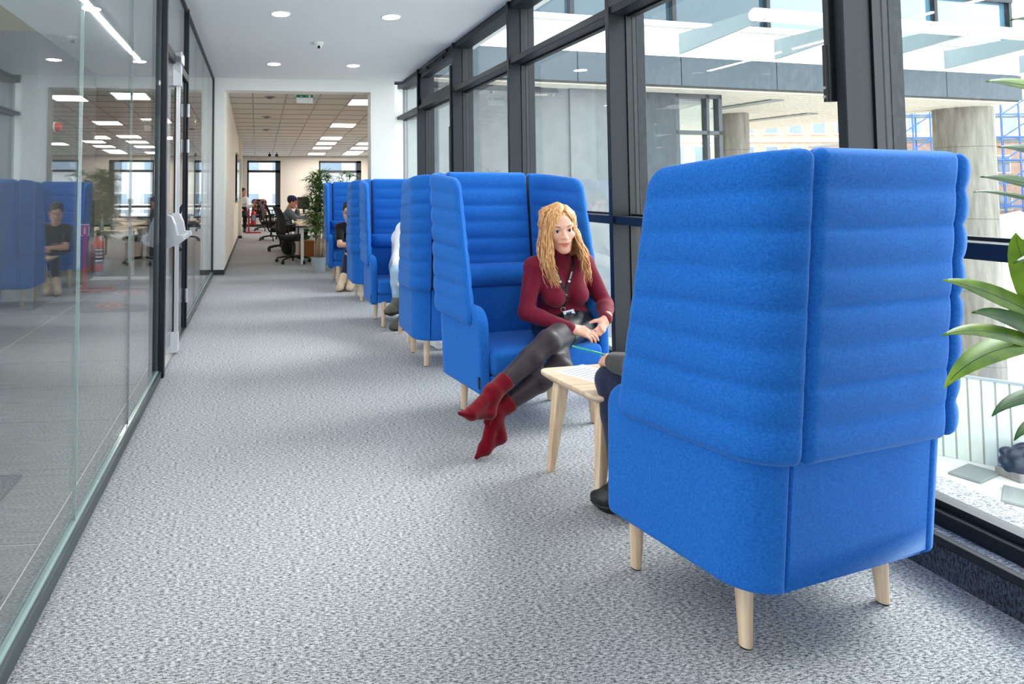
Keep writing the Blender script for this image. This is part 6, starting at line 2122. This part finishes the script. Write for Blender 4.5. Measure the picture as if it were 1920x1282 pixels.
# floor mat with red rings
mat_ = thing('floor_mat', 'dark mat with two red distancing rings on the lobby floor', 'mat', (-1.56, 7.55, 0))
MB().box((-0.42, -0.75, 0.0), (0.42, 0.80, 0.008), bevel=0.002, seg=1).build('mat', plain('charcoal_mat', rgb(88, 90, 93), 0.95), mat_)
for y in (-0.42, 0.47):
    m = MB()
    n = 36
    for i in range(n):
        a0, a1 = 2 * PI * i / n, 2 * PI * (i + 1) / n
        for r0, r1 in ((0.15, 0.185), (0.05, 0.09)):
            m.raw([(r0 * math.cos(a0), y + r0 * math.sin(a0), 0.0095), (r1 * math.cos(a0), y + r1 * math.sin(a0), 0.0095), (r1 * math.cos(a1), y + r1 * math.sin(a1), 0.0095), (r0 * math.cos(a1), y + r0 * math.sin(a1), 0.0095)], [(0, 1, 2, 3)])
    m.build('red_ring', M_['red'], mat_)
m2_ = thing('floor_mat', 'dark entrance mat on the lobby tiles at the left edge', 'mat', (-1.64, 2.2, 0))
MB().box((-0.60, -0.78, 0.0), (0.60, 0.785, 0.010), bevel=0.003, seg=1).build('mat', plain('dark_grid_mat', rgb(62, 64, 70), 0.95, noise=0.25, nscale=90), m2_)
hp = thing('floor_hoop', 'bent dark tube standing low on the lobby floor by the glass', 'stand', (-0.87, 2.12, 0))
MB().tube([(0.06, 0, 0.0), (0.06, 0, 0.07)] + [(0.06 * math.cos(R_(a)), 0, 0.07 + 0.05 * math.sin(R_(a))) for a in range(20, 181, 20)] + [(-0.06, 0, 0.0)], 0.008, 8).build('tube', M_['base'], hp, True)
MB().lathe([(0, 0), (0.02, 0), (0.02, 0.006), (0, 0.006)], 12, (0.06, 0, 0)).lathe([(0, 0), (0.02, 0), (0.02, 0.006), (0, 0.006)], 12, (-0.06, 0, 0)).build('foot', M_['base'], hp)

# exit signs
def exit_sign(label, loc, rz, z_top):
    t = thing('exit_sign', label, 'sign', loc, rz, 'green exit signs')
    MB().box((-0.17, -0.03, -0.03), (0.17, 0.03, 0.0), bevel=0.004).build('housing', M_['white'], t)
    p = MB().box((-0.135, -0.008, -0.165), (0.135, 0.008, -0.03), bevel=0.002, seg=1).build('panel', M_['white'], t)
    MB().box((-0.135, -0.0105, -0.075), (0.135, -0.008, -0.03)).build('green_strip', M_['green_sign'], p)
    # arrow pointing up, running figure, doorway
    def flat(pts, nm):
        m = MB().prism(pts, -0.0125, -0.0105, Matrix(((1, 0, 0, 0), (0, 0, 1, 0), (0, 1, 0, 0), (0, 0, 0, 1))))
        m.build(nm, M_['print_white'], p)
    flat([(-0.075, -0.068), (-0.055, -0.042), (-0.035, -0.068), (-0.048, -0.064), (-0.062, -0.064)], 'arrow')
    flat([(0.06, -0.070), (0.10, -0.070), (0.10, -0.036), (0.06, -0.036)], 'doorway')
    flat([(0.020, -0.066), (0.028, -0.052), (0.044, -0.066), (0.036, -0.048), (0.046, -0.050), (0.032, -0.040), (0.018, -0.050), (0.028, -0.050)], 'running_figure')
    MB().cone((-0.10, 0, 0), (-0.10, 0, z_top), 0.005, 0.005, 6).cone((0.10, 0, 0), (0.10, 0, z_top), 0.005, 0.005, 6).build('hanger', M_['chrome'], t)
exit_sign('green and white exit sign hanging in the office just past the white beam', (0.768, 10.15, 2.850), 0, 0.075)
exit_sign('green exit sign hanging in the office bay behind the partition', (-1.62, 9.98, 2.36), 0, 0.63)
# round vents and sensors in the office ceiling
for lab, x, y in (('round ceiling vent nearest the opening', 0.216, 10.95), ('round ceiling vent second from the opening', 0.19, 13.1), ('round ceiling vent third from the opening', 0.21, 15.0)):
    t = thing('ceiling_vent', lab, 'vent', (x, y, OZ - SLOPE * (y - OY)), 0, 'round ceiling vents')
    t.rotation_euler = (ORX, 0, 0)
    MB().lathe([(0.10, 0.002), (0.10, -0.006), (0.07, -0.012), (0, -0.012)], 24).build('disc', M_['grid'], t, True, 40)
    MB().lathe([(0.055, -0.012), (0.05, -0.02), (0, -0.02)], 20).build('core', M_['base'], t, True, 40)
for lab, x, y in (('dark pod sensor on the far office ceiling, left one', 0.40, 20.3), ('dark pod sensor on the far office ceiling, right one', 0.63, 20.3)):
    z = OZ - SLOPE * (y - OY)
    t = thing('ceiling_sensor', lab, 'sensor', (x, y, z), 0, 'dark ceiling sensors')
    MB().cone((0, 0, 0.01), (0, 0, -0.06), 0.012, 0.012, 8).build('stem', M_['base'], t)
    MB().sphere((0, 0, -0.09), 0.05, 14, 8).build('pod', M_['black_plastic'], t, True)
# glass writing board on stand-offs along the cream wall
gb = thing('glass_board', 'glass board on steel stand-offs along the cream office wall', 'board', (-0.489, 14.3, 0.98))
MB().box((0.035, 0, 0), (0.043, 2.2, 1.15)).build('glass_sheet', M_['glass_edge'], gb)
for y in (0.08, 2.12):
    for z in (0.08, 1.07):
        MB().cone((0, y, z), (0.055, y, z), 0.018, 0.018, 12).build('stand_off', M_['base'], gb)
